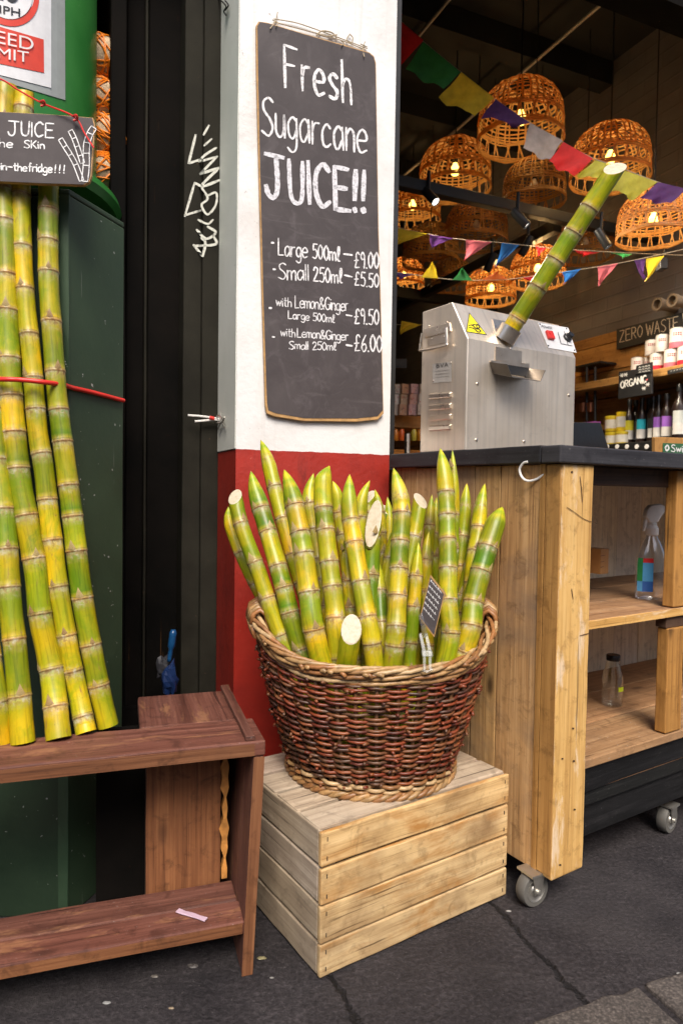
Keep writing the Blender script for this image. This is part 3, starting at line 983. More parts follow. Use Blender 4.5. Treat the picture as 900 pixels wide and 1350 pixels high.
# divider post on the right
s = MB()
u = .462
s.board(cf(u, .036, SH2 + .001), Z * (SH1 - SH2 - .052), U * .07, W_ * .03, 6, .001, tint=(.95, .9, .8))
s.board(cf(u + .018, .036, SH1 + .001), Z * (SZ0 - SH1 - .003), U * .07, W_ * .03, 6, .001, tint=(1, .95, .85))
s.build('divider_post', M['post_side'], ct, bevel=.003)
s = MB()
s.board(cf(u - .003, .04, SH1 - .050), U * .3, Z * .028, W_ * .03, 2, .001)
s.build('batten', M['darkwood'], ct, bevel=.002)
s = MB(); s.board(cf(CU - .05, .036, .10), Z * (SZ0 - .101), U * .05, W_ * .5, 2); s.build('end_panel', M['darkwood'], ct, bevel=.002)
s = MB()
s.board(cf(.045, .40, SH1 + .001), Z * .1, U * .05, W_ * .03, 2, .001)
s.build('batten', M['darkwood'], ct, bevel=.002)
s = MB(); s.board(cf(.12, .06, SZ0 - .045), U * (CU - .18), Z * .044, W_ * .02, 2, .001)
s.build('batten', M['darkwood'], ct, bevel=.002)
# screw hook on the side
hp = onplane(cf(.019, .1), -U)
pts = [hp(717, 625), hp(708, 632), hp(700, 634), hp(694, 629), hp(692, 619), hp(697, 611), hp(703, 609)]
k = [0, -.004, -.012, -.016, -.018, -.018, -.018]
s = MB()
s.tube(catmull([p - U * (.004 - q) if False else p + U * q for p, q in zip(pts, k)], 6), .0028, 8, (1, 1, 1))
s.build('hook', M['white_metal'], ct)
# castors
def castor(c, yaw, sc=1):
    ax = V((math.cos(yaw), math.sin(yaw), 0))
    fw = V((-ax.y, ax.x, 0))
    r = .037
    s = MB()
    prof = [(r * .62, -.013), (r * .93, -.013), (r, -.009), (r, .009), (r * .93, .013), (r * .62, .013)]
    s.lathe(c + Z * r, prof, 28, ax, cap=False)
    wh = s.build('castor_wheel', M['rubber'], ct)
    s = MB()
    s.lathe(c + Z * r, [(.001, -.014), (r * .3, -.0145), (r * .36, -.011), (r * .56, -.011), (r * .66, -.0135), (r * .66, .0135), (r * .56, .011), (r * .36, .011), (r * .3, .0145), (.001, .014)], 24, ax)
    s.build('hub', M['zinc'], wh)
    s = MB()
    for k in (-1, 1):
        q = [c + ax * (k * .017) + Z * r + fw * a + Z * b for a, b in ((-.008, -.006), (.008, -.006), (.012, .004), (.018, .036), (-.014, .036), (-.01, .004))]
        s.prism(q, ax * (k * .0025))
        s.lathe(c + ax * (k * .0196) + Z * r, [(.006, -.001), (.006, .004), (.003, .0055)], 10, ax * k)
    s.prism([c + Z * (r + .036) + ax * a * .024 + fw * b * .022 for a, b in ((-1, -1), (1, -1), (1, 1), (-1, 1))], Z * .005)
    s.build('castor_fork', M['zinc'], ct)
# pale splintered scar and nail holes on the post
pf2 = onplane(cf(.018, .010), -W_, .0016)
for st in ([(746.5, 668.5), (757, 675.5), (770, 684.5), (786, 690)], [(764, 628), (766, 645), (767, 662)], [(764, 838), (776, 835)], [(753, 776), (755, 790)]):
    s = MB(); strokes2d(s, [st], pf2, 1.0, (.10, .045, .015)); s.build('crack', M['pen'], ct)
for x, y in ((753.5, 622), (741, 1000), (756, 1003), (738, 1140), (757, 1067), (755, 960)):
    s = MB(); strokes2d(s, [[(x - .8, y), (x + .8, y + .5)]], pf2, 2.2, (.06, .03, .015)); s.build('nail_hole', M['pen'], ct)
castor(GZ(700, 1192, 0) , R(-62))
castor(cf(.57, .09, 0), R(-50))
castor(cf(.1, .50, 0), R(-60))

# ------------------------------------------------------------------ juice machine
M0 = P(613, 587, 1.72); M0.z = SZ1 + .004
def mf(a, b, z):
    return M0 + U * a + W_ * b + Z * z
mc = thing('juice_machine', M0, 'stainless steel sugarcane juice press standing on the counter', 'juice machine')
MW, ML = .418, .182
zf = P(613, 447, 1.72).z - M0.z
zt = zf + .105; sb = .062
def uvbox(mb, q, col=(1, 1, 1), mi=0):
    """steel panel with UVs in metres"""
    a, b, c_, d = q
    w, h = (b - a).length, (d - a).length
    mb.add(q, [[0, 1, 2, 3]], col, mi, [[(0, 0), (0, w), (h, w), (h, 0)]])
s = MB()
prof = [(0, 0), (0, zf), (sb, zt), (ML, zt), (ML, 0)]
for (b0, z0), (b1, z1) in zip(prof, prof[1:] + prof[:1]):
    uvbox(s, [mf(0, b0, z0), mf(MW, b0, z0), mf(MW, b1, z1), mf(0, b1, z1)])
for a in (0, MW):
    n0 = len(s.v)
    s.add([mf(a, b, z) for b, z in prof], [[0, 1, 2, 3, 4]] if a else [[4, 3, 2, 1, 0]], uvs=[[(z, b) for b, z in (prof if a else prof[::-1])]])
bm_body = s
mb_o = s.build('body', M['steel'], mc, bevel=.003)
# merge panel edges so that the bevel finds them
bm = bmesh.new(); bm.from_mesh(mb_o.data); bmesh.ops.remove_doubles(bm, verts=bm.verts, dist=1e-5); bmesh.ops.recalc_face_normals(bm, faces=bm.faces); bm.to_mesh(mb_o.data); bm.free()
s = MB()
for a, b in ((.03, .03), (MW - .03, .03), (.03, ML - .03), (MW - .03, ML - .03)):
    s = MB(); s.lathe(mf(a, b, -.0035), [(.012, 0), (.012, .0035)], 12); s.build('foot', M['black'], mc)
pass
fr = onplane(mf(0, 0, 0), -W_)                        # front sheet
lf = onplane(mf(0, 0, 0), -U)                         # left sheet
sn = V((0, 0, 0)) + (-W_ * (zt - zf) + Z * sb).normalized()
slo = onplane(mf(0, 0, zf), sn)                       # sloping sheet
def screw(mb, p, n, r=.0035):
    mb.lathe(p, [(r, 0), (r, .0012), (r * .6, .0024)], 10, n)
s = MB()
for x, y in ((629, 506), (627.5, 580), (690.5, 582), (749.5, 521), (673, 460)):
    s = MB(); screw(s, fr(x, y), -W_, .0045); s.build('screw', M['steel_plain'], mc)
for x, y in ((565, 430), (589, 425), (569, 447), (585, 444), (571, 502), (594, 478)):
    s = MB(); screw(s, lf(x, y), -U, .003); s.build('screw', M['steel_plain'], mc)
# carrying handle
s = MB()
s.prism([lf(x, y) for x, y in ((559, 434), (593, 425), (595, 437), (560, 446))], -U * .003)
s.build('handle_bracket', M['steel_plain'], mc, bevel=.001)
s = MB()
hq = [lf(x, y) - U * .012 for x, y in ((561, 440), (558.5, 459), (561, 462.5), (590, 457), (593, 453), (592.5, 433))]
s.tube(catmull(hq, 5), .0038, 8)
s.prism([lf(x, y) for x, y in ((564, 447), (590, 441), (590, 451), (564, 457))], -U * .0015)
s.build('carry_handle', M['steel_plain'], mc)
# maker plate and louvres
s = MB()
patch(s, ((570, 480), (595, 477), (595, 503), (570, 505)), onplane(mf(0, 0, 0), -U, .0012), (.40, .37, .33), 1)
lettering(s, 'BVA', 575, 484.5, 590, 483, 0, -5, onplane(mf(0, 0, 0), -U, .002), .9, (.10, .09, .08))
for k in range(3):
    strokes2d(s, [[(573, 489.5 + k * 4), (592, 487.5 + k * 4)]], onplane(mf(0, 0, 0), -U, .002), .5, (.2, .18, .16))
s.build('maker_plate', M['paint'], mc)
for k, (y0, y1) in enumerate(((517.5, 525), (532, 540), (546, 554), (560, 567.5))):
    s = MB()
    a, b, c_, d = lf(567, y0 + 1), lf(595, y0 - 1), lf(595, y1 - 1), lf(567, y1 + 1)
    o_ = -U * .008
    top = [a, b, b.lerp(c_, .3) + o_, a.lerp(d, .3) + o_]
    s.add([a, b, b.lerp(c_, .25) + o_, c_ + o_ * .9, d + o_ * .9, a.lerp(d, .25) + o_, c_, d],
          [[0, 1, 2, 5], [5, 2, 3, 4], [4, 3, 6, 7], [0, 5, 4, 7], [1, 6, 3, 2]], (1, 1, 1))
    s.build('louvre', M['steel_plain'], mc, bevel=.0015)
# feed tube
tb0, tb1 = slo(662, 442), None
tdir = None
cane_lo, cane_hi = slo(665, 444) + sn * .012, P(810, 222, 1.66)
tdir = (cane_hi - cane_lo).normalized()
s = MB()
s.prism([slo(x, y) for x, y in ((648, 421), (668, 425), (681, 446), (679, 452), (660, 449), (652, 440))], sn * .003)
s.build('tube_flange', M['steel_plain'], mc, bevel=.001)
s = MB()
s.lathe(cane_lo - tdir * .010, [(.030, -.010), (.030, .028), (.0275, .028), (.0275, -.010)], 32, tdir, cap=False)
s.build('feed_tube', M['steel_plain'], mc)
# spout
s = MB()
pl = fr(648, 480); ir = fr(698, 487)
aL, aR = (pl - M0).dot(U), (ir - M0).dot(U)
zs = pl.z - M0.z
out = .060
bt = [(aL + .004, -.0, zs - .022), (aR - .02, -.0, zs - .022), (aR - .026, -out, zs - .040), (aL + .012, -out, zs - .040)]
s.add([mf(*q) for q in bt] + [mf(q[0], q[1], q[2] - .0015) for q in bt], [[0, 1, 2, 3], [7, 6, 5, 4], [0, 3, 7, 4], [3, 2, 6, 7], [2, 1, 5, 6]], (1, 1, 1), 2)
for (a0, a1, sg) in ((aL + .004, aL + .012, -1), (aR - .02, aR - .026, 1)):
    q = [mf(a0, 0, zs - .022), mf(a1, -out, zs - .040), mf(a1 + sg * .018, -out, zs - .010), mf(a0 + sg * .012, 0, zs + .004)]
    s.prism(q, U * (.0015 * sg), (1, 1, 1), 2)
s.prism([mf(aL - .008, -.0005, zs + .004), mf(aR - .006, -.0005, zs + .004), mf(aR - .006, -.0005, zs + .016), mf(aL + .03, -.0005, zs + .05), mf(aL - .005, -.0005, zs + .012)][:3] + [mf(aL - .008, -.0005, zs + .008)], -W_ * .003)
s.prism([mf(aL + .01, -.0005, zs + .012), mf(aR - .035, -.0005, zs + .012), mf(aR - .035, -.0005, zs + .046), mf(aL + .01, -.0005, zs + .046)], -W_ * .002)
s.prism([mf(aL + .0, -.003, zs - .02), mf(aR - .015, -.003, zs - .02), mf(aR - .008, -.003, zs + .003), mf(aL - .006, -.003, zs + .003)], -W_ * .0008, (1, 1, 1), 1)
s.build('spout', [M['steel_plain'], M['black'], plain('shaded_steel', (.20, .18, .16), .45, 1.0)], mc)  # third steel is darkened in colour to stand in for shade in the trough
# warning sticker
s = MB()
wf = lambda off: onplane(mf(0, 0, zf), sn, off)
tri = [(618.2, 412), (614, 437.5), (641.5, 441.5)]
s.add([wf(.0008)(*q) for q in tri], [[0, 1, 2]], (.02, .02, .02))
cx_, cy_ = 624.5, 430.5
s.add([wf(.0014)(cx_ + (x - cx_) * .9, cy_ + (y - cy_) * .9) for x, y in tri], [[0, 1, 2]], (.85, .72, .02))
strokes2d(s, [[(617.5, 429), (622, 428.5), (627, 433), (631, 434)], [(617.5, 431.5), (623, 432.5), (628, 436)], [(622, 428.5), (626, 427.5)],
              [(627.5, 427.5), (631, 429), (631.5, 432), (628.5, 432), (627.5, 427.5)], [(627, 436), (631, 437.6), (633.5, 436.5), (630, 433.5)]], wf(.002), 1.3, (.02, .02, .02))
s.build('warning_sticker', M['gloss'], mc)
# control panel, switch, knob
cp = MB()
patch(cp, ((708, 425), (748.5, 432), (759.5, 465), (722, 458.5)), wf(.0015), (.62, .62, .62), 1)
lettering(cp, 'POWER', 713.5, 431.8, 727, 434.2, 0, -3, wf(.0022), .6, (.12, .12, .13))
strokes2d(cp, [[(735, 438), (739, 453), (753.5, 456)], [(743, 436.5), (748.5, 455)]], wf(.0022), .8, (.05, .05, .06), sm=False)
cpo = cp.build('control_panel', M['paint'], mc)
s = MB()
s.prism([wf(.0015)(x, y) for x, y in ((717.5, 437), (726, 438.5), (729.5, 449), (721, 447.5))], sn * .008)
s.build('power_switch', M['red_plastic'], cpo, bevel=.002)
s = MB()
kp = wf(.0015)(746.5, 446)
s.lathe(kp, [(.014, 0), (.014, .006), (.0105, .008), (.0095, .020), (.004, .021)], 20, sn)
s.build('knob', M['knob'], cpo)
s = MB()
for x, y in ((711, 427.5), (746, 433.5), (756.5, 462), (722, 456)):
    s = MB(); screw(s, wf(.0015)(x, y), sn, .0025); s.build('screw', M['knob'], cpo)

# ------------------------------------------------------------------ sugar canes
YEL, GRN, LIM = (.60, .43, .012), (.10, .19, .006), (.31, .35, .010)
def lerp3(a, b, t):
    return tuple(x + (y - x) * t for x, y in zip(a, b))
def sugar_cane(name, pts, r0, r1, seed, tip='point', green=.4, node=.085, tipdir=None, cutn=None, wax=.5, foot='cut', tiplen=.075):
    """one stalk through world points pts; the last point is the tip"""
    q = random.Random(seed)
    path = catmull(pts, 14)
    cum = [0]
    for a, b in zip(path, path[1:]):
        cum.append(cum[-1] + (b - a).length)
    L = cum[-1]
    def at(s_):
        s_ = max(0, min(L, s_))
        i = 0
        while i < len(cum) - 2 and cum[i + 1] < s_:
            i += 1
        t = (s_ - cum[i]) / max(cum[i + 1] - cum[i], 1e-6)
        return path[i].lerp(path[i + 1], t)
    nodes, s_ = [], q.uniform(.02, node)
    while s_ < L - (.045 if tip == 'point' else .02):
        nodes.append(s_)
        s_ += node * q.uniform(.70, 1.28) * (1 - .25 * (s_ / L) * (tip == 'point'))
    tl = tiplen
    st = []       # (s, radius factor, colour)
    bounds = [0] + nodes + [L]
    for i in range(len(bounds) - 1):
        a, b = bounds[i], bounds[i + 1]
        gn = min(1, max(0, green + q.uniform(-.5, .5)))
        base = lerp3(YEL, GRN, gn)
        if q.random() < .35:
            base = lerp3(base, LIM, .6)
        k = q.uniform(.82, 1.12)
        base = tuple(x * k for x in base)
        top = lerp3(base, GRN if q.random() < .6 else YEL, q.uniform(.1, .45))
        waxc = lerp3(base, (.52, .50, .33), wax * q.uniform(.3, .9))
        scar = lerp3((.16, .075, .03), (.34, .20, .09), q.random())
        if i > 0:
            st += [(a - .0010, 1.045, scar), (a + .0010, 1.055, lerp3(scar, (.50, .36, .16), .5)), (a + .0026, 1.02, lerp3(base, (.50, .34, .06), .6)), (a + .0040, 1.025, lerp3(scar, base, q.uniform(.2, .8))), (a + .0056, 1.005, lerp3(base, YEL, .4)), (a + .014, 1.0, base)]
        m = 5
        for k in range(1, m):
            t = k / m
            sh = .985 + .012 * math.cos(t * 2 * PI)
            st.append((a + .012 + (b - a - .024) * t, sh, lerp3(base, top, t)))
        if i < len(bounds) - 2:
            st += [(b - .013, .99, lerp3(top, waxc, .2)), (b - .007, .985, waxc), (b - .0035, .995, lerp3(waxc, (.5, .47, .36), .5)), (b - .0020, 1.02, lerp3(waxc, scar, .8))]
    st.append((L, .96, st[-1][2]))
    st = sorted((x for x in st if 0 <= x[0] <= L), key=lambda x: x[0])
    # remove near duplicates
    u = [(0, 1.0, st[0][2])]
    for x in st:
        if x[0] - u[-1][0] > .0009:
            u.append(x)
    st = u
    if tip == 'point':
        extra = [(L - tl * (1 - t), None, None) for t in (.15, .3, .45, .6, .72, .84, .93, .98)]
        body = [x for x in st if x[0] < L - tl * .9]
        lastc = body[-1][2]
        st = body + [(s_, .965, lerp3(lastc, (.50, .47, .03) if q.random() < .6 else (.30, .38, .02), min(1, (i + 1) / 5))) for i, (s_, _, _) in enumerate(extra)] + [(L, .9, (.42, .36, .05))]
        if q.random() < .6:
            st[-1] = (L, .9, (.28, .20, .05)); st[-2] = (st[-2][0], st[-2][1], (.42, .30, .06))
    n = 18
    vs, cc, uvs_v = [], [], []
    ref = None
    az = q.uniform(0, 7)
    leanv = V((q.uniform(-1, 1), q.uniform(-.4, .4), 0)) if tipdir is None else V(tipdir)
    for s_, k, c in st:
        p = at(s_)
        nnear = max([math.exp(-((s_ - nd_ + .004) / .010) ** 2) for nd_ in nodes] + [0])
        tg = (at(s_ + .004) - at(s_ - .004)).normalized()
        if ref is None:
            ref = tg.orthogonal()
        ref = (ref - tg * ref.dot(tg)).normalized()
        bt = tg.cross(ref)
        rr = (r0 + (r1 - r0) * s_ / L) * k * .90
        off = V((0, 0, 0))
        if tip == 'point' and s_ > L - tl:
            t = max(0.0, min(1.0, (s_ - (L - tl)) / tl))
            f = max(.04, (1 - t ** 1.7) ** .85)
            off = leanv * (rr * (1 - f) * .75)
            rr *= f
        for j in range(n):
            a = 2 * PI * j / n
            wv = 1 + .020 * math.sin(2 * a + az + s_ * 9) + .014 * math.sin(3 * a - s_ * 21)
            pp = p + off + (ref * math.cos(a) + bt * math.sin(a)) * (rr * wv)
            vs.append(pp)
            kk = 1 + .10 * math.sin(a * 2 + az * 3 + s_ * 30) * q.uniform(.3, 1)
            cc.append(tuple(x * kk for x in c[:3]) + (nnear,))
    fs, uvs = [], []
    for i in range(len(st) - 1):
        for j in range(n):
            j2 = (j + 1) % n
            fs.append([i * n + j, i * n + j2, (i + 1) * n + j2, (i + 1) * n + j])
            u0, u1 = j / n * .15, (j + 1) / n * .15
            uvs.append([(u0 + seed, st[i][0]), (u1 + seed, st[i][0]), (u1 + seed, st[i + 1][0]), (u0 + seed, st[i + 1][0])])
    e = (len(st) - 1) * n
    cutv = None
    if tip == 'cut':
        # slice the end with a slanted plane
        p = at(L)
        tg = (at(L) - at(L - .01)).normalized()
        cn = V(cutn).normalized()
        ll = len(st)
        for i in range(ll):
            for j in range(n):
                x = vs[i * n + j]
                d = (x - p).dot(cn)
                if d > 0 or i == ll - 1:
                    vs[i * n + j] = x - tg * (d / max(tg.dot(cn), .3))
        cutv = [vs[e + j] for j in range(n)]
    mb = MB()
    mb.add(vs, fs, cc, 0, uvs, True)
    mb.add([vs[j] for j in range(n)], [list(range(n))[::-1]], (.3, .2, .08, 0))
    if tip != 'cut':
        mb.add([vs[e + j] for j in range(n)], [list(range(n))], (.35, .28, .08))
    # leaf buds on some joints
    for i, s_ in enumerate(nodes):
        if q.random() < .6:
            p = at(s_ + .004); tg = (at(s_ + .01) - at(s_ - .01)).normalized()
            side = V((q.uniform(-1, 1), -1, 0)); side = (side - tg * side.dot(tg)).normalized()
            rr = (r0 + (r1 - r0) * s_ / L) * .90
            tw = tg.cross(side)
            c0 = p + side * rr * .97
            bc = lerp3((.26, .13, .05), (.50, .40, .20), q.random()); bz_ = q.uniform(.9, 1.5)
            q0 = [c0 - tw * .0055 * bz_, c0 + side * .0035 - tw * .001, c0 + tw * .0055 * bz_, c0 + tg * .013 * bz_ + side * .0022, c0 - tg * .004 + side * .001]
            mb.add(q0, [[0, 1, 3], [1, 2, 3], [0, 4, 1], [4, 2, 1]], bc, 0, None, True)
    ob = mb.build(name, M['cane'], auto=False)
    if cutv:
        cen = sum(cutv, V((0, 0, 0))) / n
        cb_ = MB()
        inner = [cen + (x - cen) * .9 + V(cutn).normalized() * .0006 for x in cutv]
        cb_.add(inner, [list(range(n))], (1, 1, 1))
        cb_.add(cutv + inner, [[j, (j + 1) % n, n + (j + 1) % n, n + j] for j in range(n)], (.8, .75, .5))
        cb_.build('cut_end', M['cut'], ob)
    return ob

# ------------------------------------------------------------------ crate under the basket
K0 = GZ(421, 1293.7, 0)
kU = (GZ(667, 1181, 0) - K0)
KW = kU.length; kU.normalize(); kV = V((-kU.y, kU.x, 0))
KD, KH = .37, .278
cr = thing('wooden_crate', K0 + kU * .25 + kV * .18, 'upturned pale slatted wooden crate standing on the pavement under the wicker basket', 'crate')
def kf(u, v, z):
    return K0 + kU * u + kV * v + Z * z
hs = [(.004, .064), (.068, .136), (.140, .206), (.211, KH - .003)]
s = MB()
for i, (a, b) in enumerate(hs):
    s.board(kf(0, 0, a), kU * KW, Z * (b - a), kV * .011, 8, .0011, tint=[(.92, .93, .95), (.97, .97, .96), (1, .98, .93), (1.05, 1, .9)][i])
s.build('front_slats', M['crate'], cr, bevel=.003)
s = MB()
for i, (a, b) in enumerate(hs):
    s.board(kf(.001, .013, a), kV * (KD - .026), Z * (b - a), kU * .011, 6, .0011, tv=.08)
s.build('side_slats', M['crate_side'], cr, bevel=.003)
s = MB()
for i, (a, b) in enumerate(hs):
    s.board(kf(KW - .012, .013, a), kV * (KD - .026), Z * (b - a), kU * .011, 6, .0011)
s.build('side_slats', M['crate_side'], cr, bevel=.003)
pass
s = MB()
for i, (a, b) in enumerate(hs):
    s.board(kf(0, KD - .011, a), kU * KW, Z * (b - a), kV * .011, 2, .001)
s.build('rear_slats', M['crate_side'], cr, bevel=.002)
s = MB()
v = .004
for i, wv in enumerate((.085, .085, .085, .085)):
    s.board(kf(.004, v + (.010 if i == 0 else 0), KH - .010), kU * (KW - .008), kV * (wv - .004 - (.010 if i == 0 else 0)), Z * .0105, 6, .001, tv=.12)
    v += wv + .007
s.build('top_slats', M['crate_side'], cr, bevel=.002)
s = MB()
for a in (.014, KW - .04):
    for b in (.013, KD - .037):
        s.board(kf(a, b, .006), Z * (KH - .02), kU * .025, kV * .022, 1)
s.build('corner_posts', M['crate_side'], cr)
s = MB()
for a, b in hs:
    for z in (a + .014, b - .014):
        for u in (.012, KW - .014):
            s = MB(); s.board(kf(u, -.0008, z - .004), Z * .008, kU * .0018, kV * .002, 1); s.build('staple', M['blackmetal'], cr)

# ------------------------------------------------------------------ wicker basket
BC = V((.073, 1.515, KH + .001))
BYAW = R(6)
bX = V((math.cos(BYAW), math.sin(BYAW), 0)); bY = V((-bX.y, bX.x, 0))
BR0, BR1 = (.170, .172), (.264, .218)
def rimz(th):
    return .282 + .075 * abs(math.cos(th)) ** 5 + .006 * math.sin(th)
def bk(th, t, off=0):
    """point on the basket wall; t = 0 at the base, 1 at the rim"""
    e = t ** .85
    rx = BR0[0] + (BR1[0] - BR0[0]) * e + off + .006 * math.sin(PI * t)
    ry = BR0[1] + (BR1[1] - BR0[1]) * e + off + .006 * math.sin(PI * t)
    return BC + bX * (rx * math.cos(th)) + bY * (ry * math.sin(th)) + Z * (rimz(th) * t)
bs = thing('wicker_basket', BC, 'round brown wicker basket full of sugar canes on the pale crate', 'basket')
NS = 38
rw = random.Random(11)
s = MB()
rows = 40
DK = [(.14, .026, .010), (.10, .020, .009), (.19, .040, .013), (.06, .022, .012), (.15, .055, .020), (.21, .060, .02), (.10, .045, .022)]
TN = [(.28, .145, .055), (.36, .21, .085), (.22, .10, .035), (.30, .18, .075), (.28, .12, .04), (.42, .28, .14)]
for r in range(rows):
    t0 = .035 + .84 * r / (rows - 1)
    base_row = r < 4
    th0 = rw.uniform(0, 6)
    npt = NS * 6
    pts, cols = [], []
    cur = rw.choice(TN if base_row else DK); left = rw.randint(20, 60)
    drift = rw.uniform(-.004, .004)
    for k in range(npt):
        th = 2 * PI * k / npt
        ph = k / 6 * PI + (r % 2) * PI
        off = .0062 * math.cos(ph) + rw.uniform(-.0006, .0006)
        tt = t0 + .006 * math.sin(th * 3 + th0) * (not base_row) + .0085 * math.cos(ph * .5 + r * 1.7) * (.3 if base_row else .55) + rw.uniform(-.0018, .0018)
        pts.append(bk(th, tt, off + (.004 if base_row else 0)))
        left -= 1
        if left <= 0:
            cur = rw.choice(TN if base_row else DK); left = rw.randint(18, 70)
        cols.append(cur)
    s.tube(pts, .0042 if base_row else .0033, 6, closed=True, cols=cols)
    # loose rod ends
    for _ in range(3):
        th = rw.uniform(PI, 2 * PI); d = rw.uniform(-.06, .06)
        s.tube([bk(th, t0, .002), bk(th + d * .6, t0 + .006, .010), bk(th + d, t0 + rw.uniform(-.01, .015), .0135)], [.0034, .0032, .0026], 6, rw.choice(DK))
s.build('woven_wall', M['wicker'], bs, auto=False, recalc=False)
s = MB()
for k in range(NS):
    th = 2 * PI * k / NS
    s.tube([bk(th + rw.uniform(-.01, .01), t, -.0005) for t in (0, .2, .4, .6, .8, .95)], .0044, 6, rw.choice([(.16, .075, .03), (.20, .10, .045), (.12, .06, .03)]))
s.build('stakes', M['wicker'], bs, auto=False, recalc=False)
s = MB()
for layer, (tt, ro, nn) in enumerate(((.895, .004, 2), (.942, .008, 3), (.985, .010, 4))):
    for m in range(nn):
        npt = 260
        pts, cols = [], []
        cur = rw.choice(TN); left = 30
        fr_ = (6, 7, 9)[layer]
        for k in range(npt):
            th = 2 * PI * k / npt
            ph = th * fr_ + m * 2 * PI / nn
            base = bk(th, tt + .016 * math.sin(ph) * (1 if layer else .5), ro * math.cos(ph) + .003)
            pts.append(base + V((rw.uniform(-1, 1), rw.uniform(-1, 1), rw.uniform(-1, 1))) * .0006)
            left -= 1
            if left <= 0:
                cur = rw.choice(TN); left = rw.randint(15, 50)
            cols.append(cur)
        s.tube(pts, .0046, 7, closed=True, cols=cols)
for _ in range(26):
    th = rw.uniform(PI, 2 * PI)
    s.tube([bk(th, .95, .004), bk(th + .03, .97, .014), bk(th + .055, .965 + rw.uniform(-.02, .02), .017)], [.005, .005, .004], 6, rw.choice(TN))
s.build('rim', M['wicker'], bs, auto=False, recalc=False)
for c0 in (PI, 0):
    s = MB()
    for k in range(11):
        th = c0 + (k - 5) * .055
        pts = [bk(th + .05 * (j / 8 - .5), .93, 0) + (bk(th, .93, .018 * math.cos(j / 8 * 2 * PI)) - bk(th, .93, 0)) + Z * (.030 * math.sin(j / 8 * 2 * PI) + .012) for j in range(9)]
        s.tube(pts, .0058, 6, rw.choice(TN))
    s.build('handle', M['wicker'], bs, auto=False, recalc=False)
s = MB()
for m in range(3):
    pts, cols = [], []
    for k in range(200):
        th = 2 * PI * k / 200
        ph = th * 17 + m * 2 * PI / 3
        pts.append(bk(th, .018, .010 + .006 * math.cos(ph)) + Z * (.005 * math.sin(ph)))
        cols.append(TN[(k // 25 + m) % 4])
    s.tube(pts, .0055, 6, closed=True, cols=cols)
s.lathe(BC + Z * .004, [(.001, 0), (.164, 0), (.164, .004), (.001, .004)], 32, col=(.1, .05, .02))
s.build('base', M['wicker'], bs, auto=False, recalc=False)

# ------------------------------------------------------------------ canes in the basket: photo pixels (x, y, distance)
GB = 'sugar canes standing in the wicker basket'
def bcane(name_label, pts, r, seed, tip='point', green=.4, node=.075, cutn=None, tipdir=None, wax=.4, tiplen=.075):
    w_ = [P(*q) for q in pts]
    # carry the foot down into the basket
    d = (w_[0] - w_[1]).normalized()
    if d.z < -.05:
        k = (w_[0].z - (KH + .03)) / -d.z
        foot = w_[0] + d * min(k, .30)
        c = V((BC.x, BC.y, foot.z)); e = foot - c; e.z = 0
        if e.length > .14:
            foot = c + e * (.14 / e.length)
        w_ = [foot] + w_
    o = sugar_cane('sugar_cane', w_, r * 1.04, r, seed, tip, green, node, tipdir, cutn, wax, tiplen=tiplen)
    return tag(o, name_label, 'sugar cane', GB)
FD, MD, BD = 1.385, 1.47, 1.57
bcane('leftmost green cane in the basket with a white slanted cut top', [(369, 835, 1.44), (341, 755, 1.46), (319, 695, 1.48), (310, 655, 1.50)], .0190, 1, 'cut', .62, .085, cutn=(-.35, -.55, .75))
bcane('thin yellow cane peeping out behind the leftmost cut cane', [(352, 800, 1.55), (322, 740, 1.55), (303, 690, 1.57), (301, 668, 1.57)], .0165, 2, 'point', .3, .08, tiplen=.05)
bcane('dark green pointed cane second from left in the basket', [(391, 838, 1.43), (373, 770, 1.45), (353, 700, 1.49), (338, 650, 1.52), (333, 621, 1.53)], .0222, 3, 'point', .78, .083, tipdir=(-.3, 0, 0))
bcane('tall yellow pointed cane reaching highest against the white pillar', [(396, 765, 1.58), (382, 720, 1.60), (366, 660, 1.63), (354, 610, 1.66), (347, 580, 1.68)], .0200, 4, 'point', .05, .085, tipdir=(-.5, 0, 0))
bcane('stout yellow green pointed cane in front of the tall yellow one', [(417, 845, 1.38), (407, 780, 1.40), (397, 710, 1.43), (386, 655, 1.46), (378, 619, 1.48)], .0240, 5, 'point', .45, .078, tipdir=(-.4, 0, 0))
bcane('cane half hidden behind two stouter canes, its pointed top peeping out', [(424, 760, 1.55), (415, 705, 1.58), (407, 655, 1.6), (409, 624, 1.61)], .0200, 6, 'point', .3, .08, tipdir=(.6, 0, 0))
bcane('bright lime cane with a sideways slanted top left of basket centre', [(446, 850, 1.385), (441, 800, 1.40), (433, 735, 1.43), (426, 665, 1.46), (426, 614, 1.48)], .0225, 7, 'point', .38, .085, tipdir=(.95, 0, 0), tiplen=.035)
bcane('slim pale cane squeezed behind the lime cane with slanted top', [(466, 800, 1.55), (455, 740, 1.57), (447, 680, 1.59), (443, 634, 1.60)], .0165, 8, 'point', .3, .08, tiplen=.04)
bcane('yellow pointed cane crossing in front at basket centre', [(492, 862, 1.375), (481, 800, 1.39), (469, 730, 1.43), (461, 675, 1.46), (459, 625, 1.48)], .0213, 9, 'point', .25, .085, tipdir=(.2, 0, 0))
bcane('short green cane with yellow tip leaning right behind the centre', [(476, 760, 1.55), (474, 700, 1.57), (476, 660, 1.58), (483, 633, 1.59)], .0180, 10, 'point', .55, .07, tipdir=(.7, 0, 0))
bcane('green cane with a large white slanted cut face near basket centre', [(488, 830, 1.43), (488, 780, 1.45), (490, 730, 1.47), (492, 690, 1.48)], .0200, 11, 'cut', .6, .085, cutn=(-.40, -.80, .45))
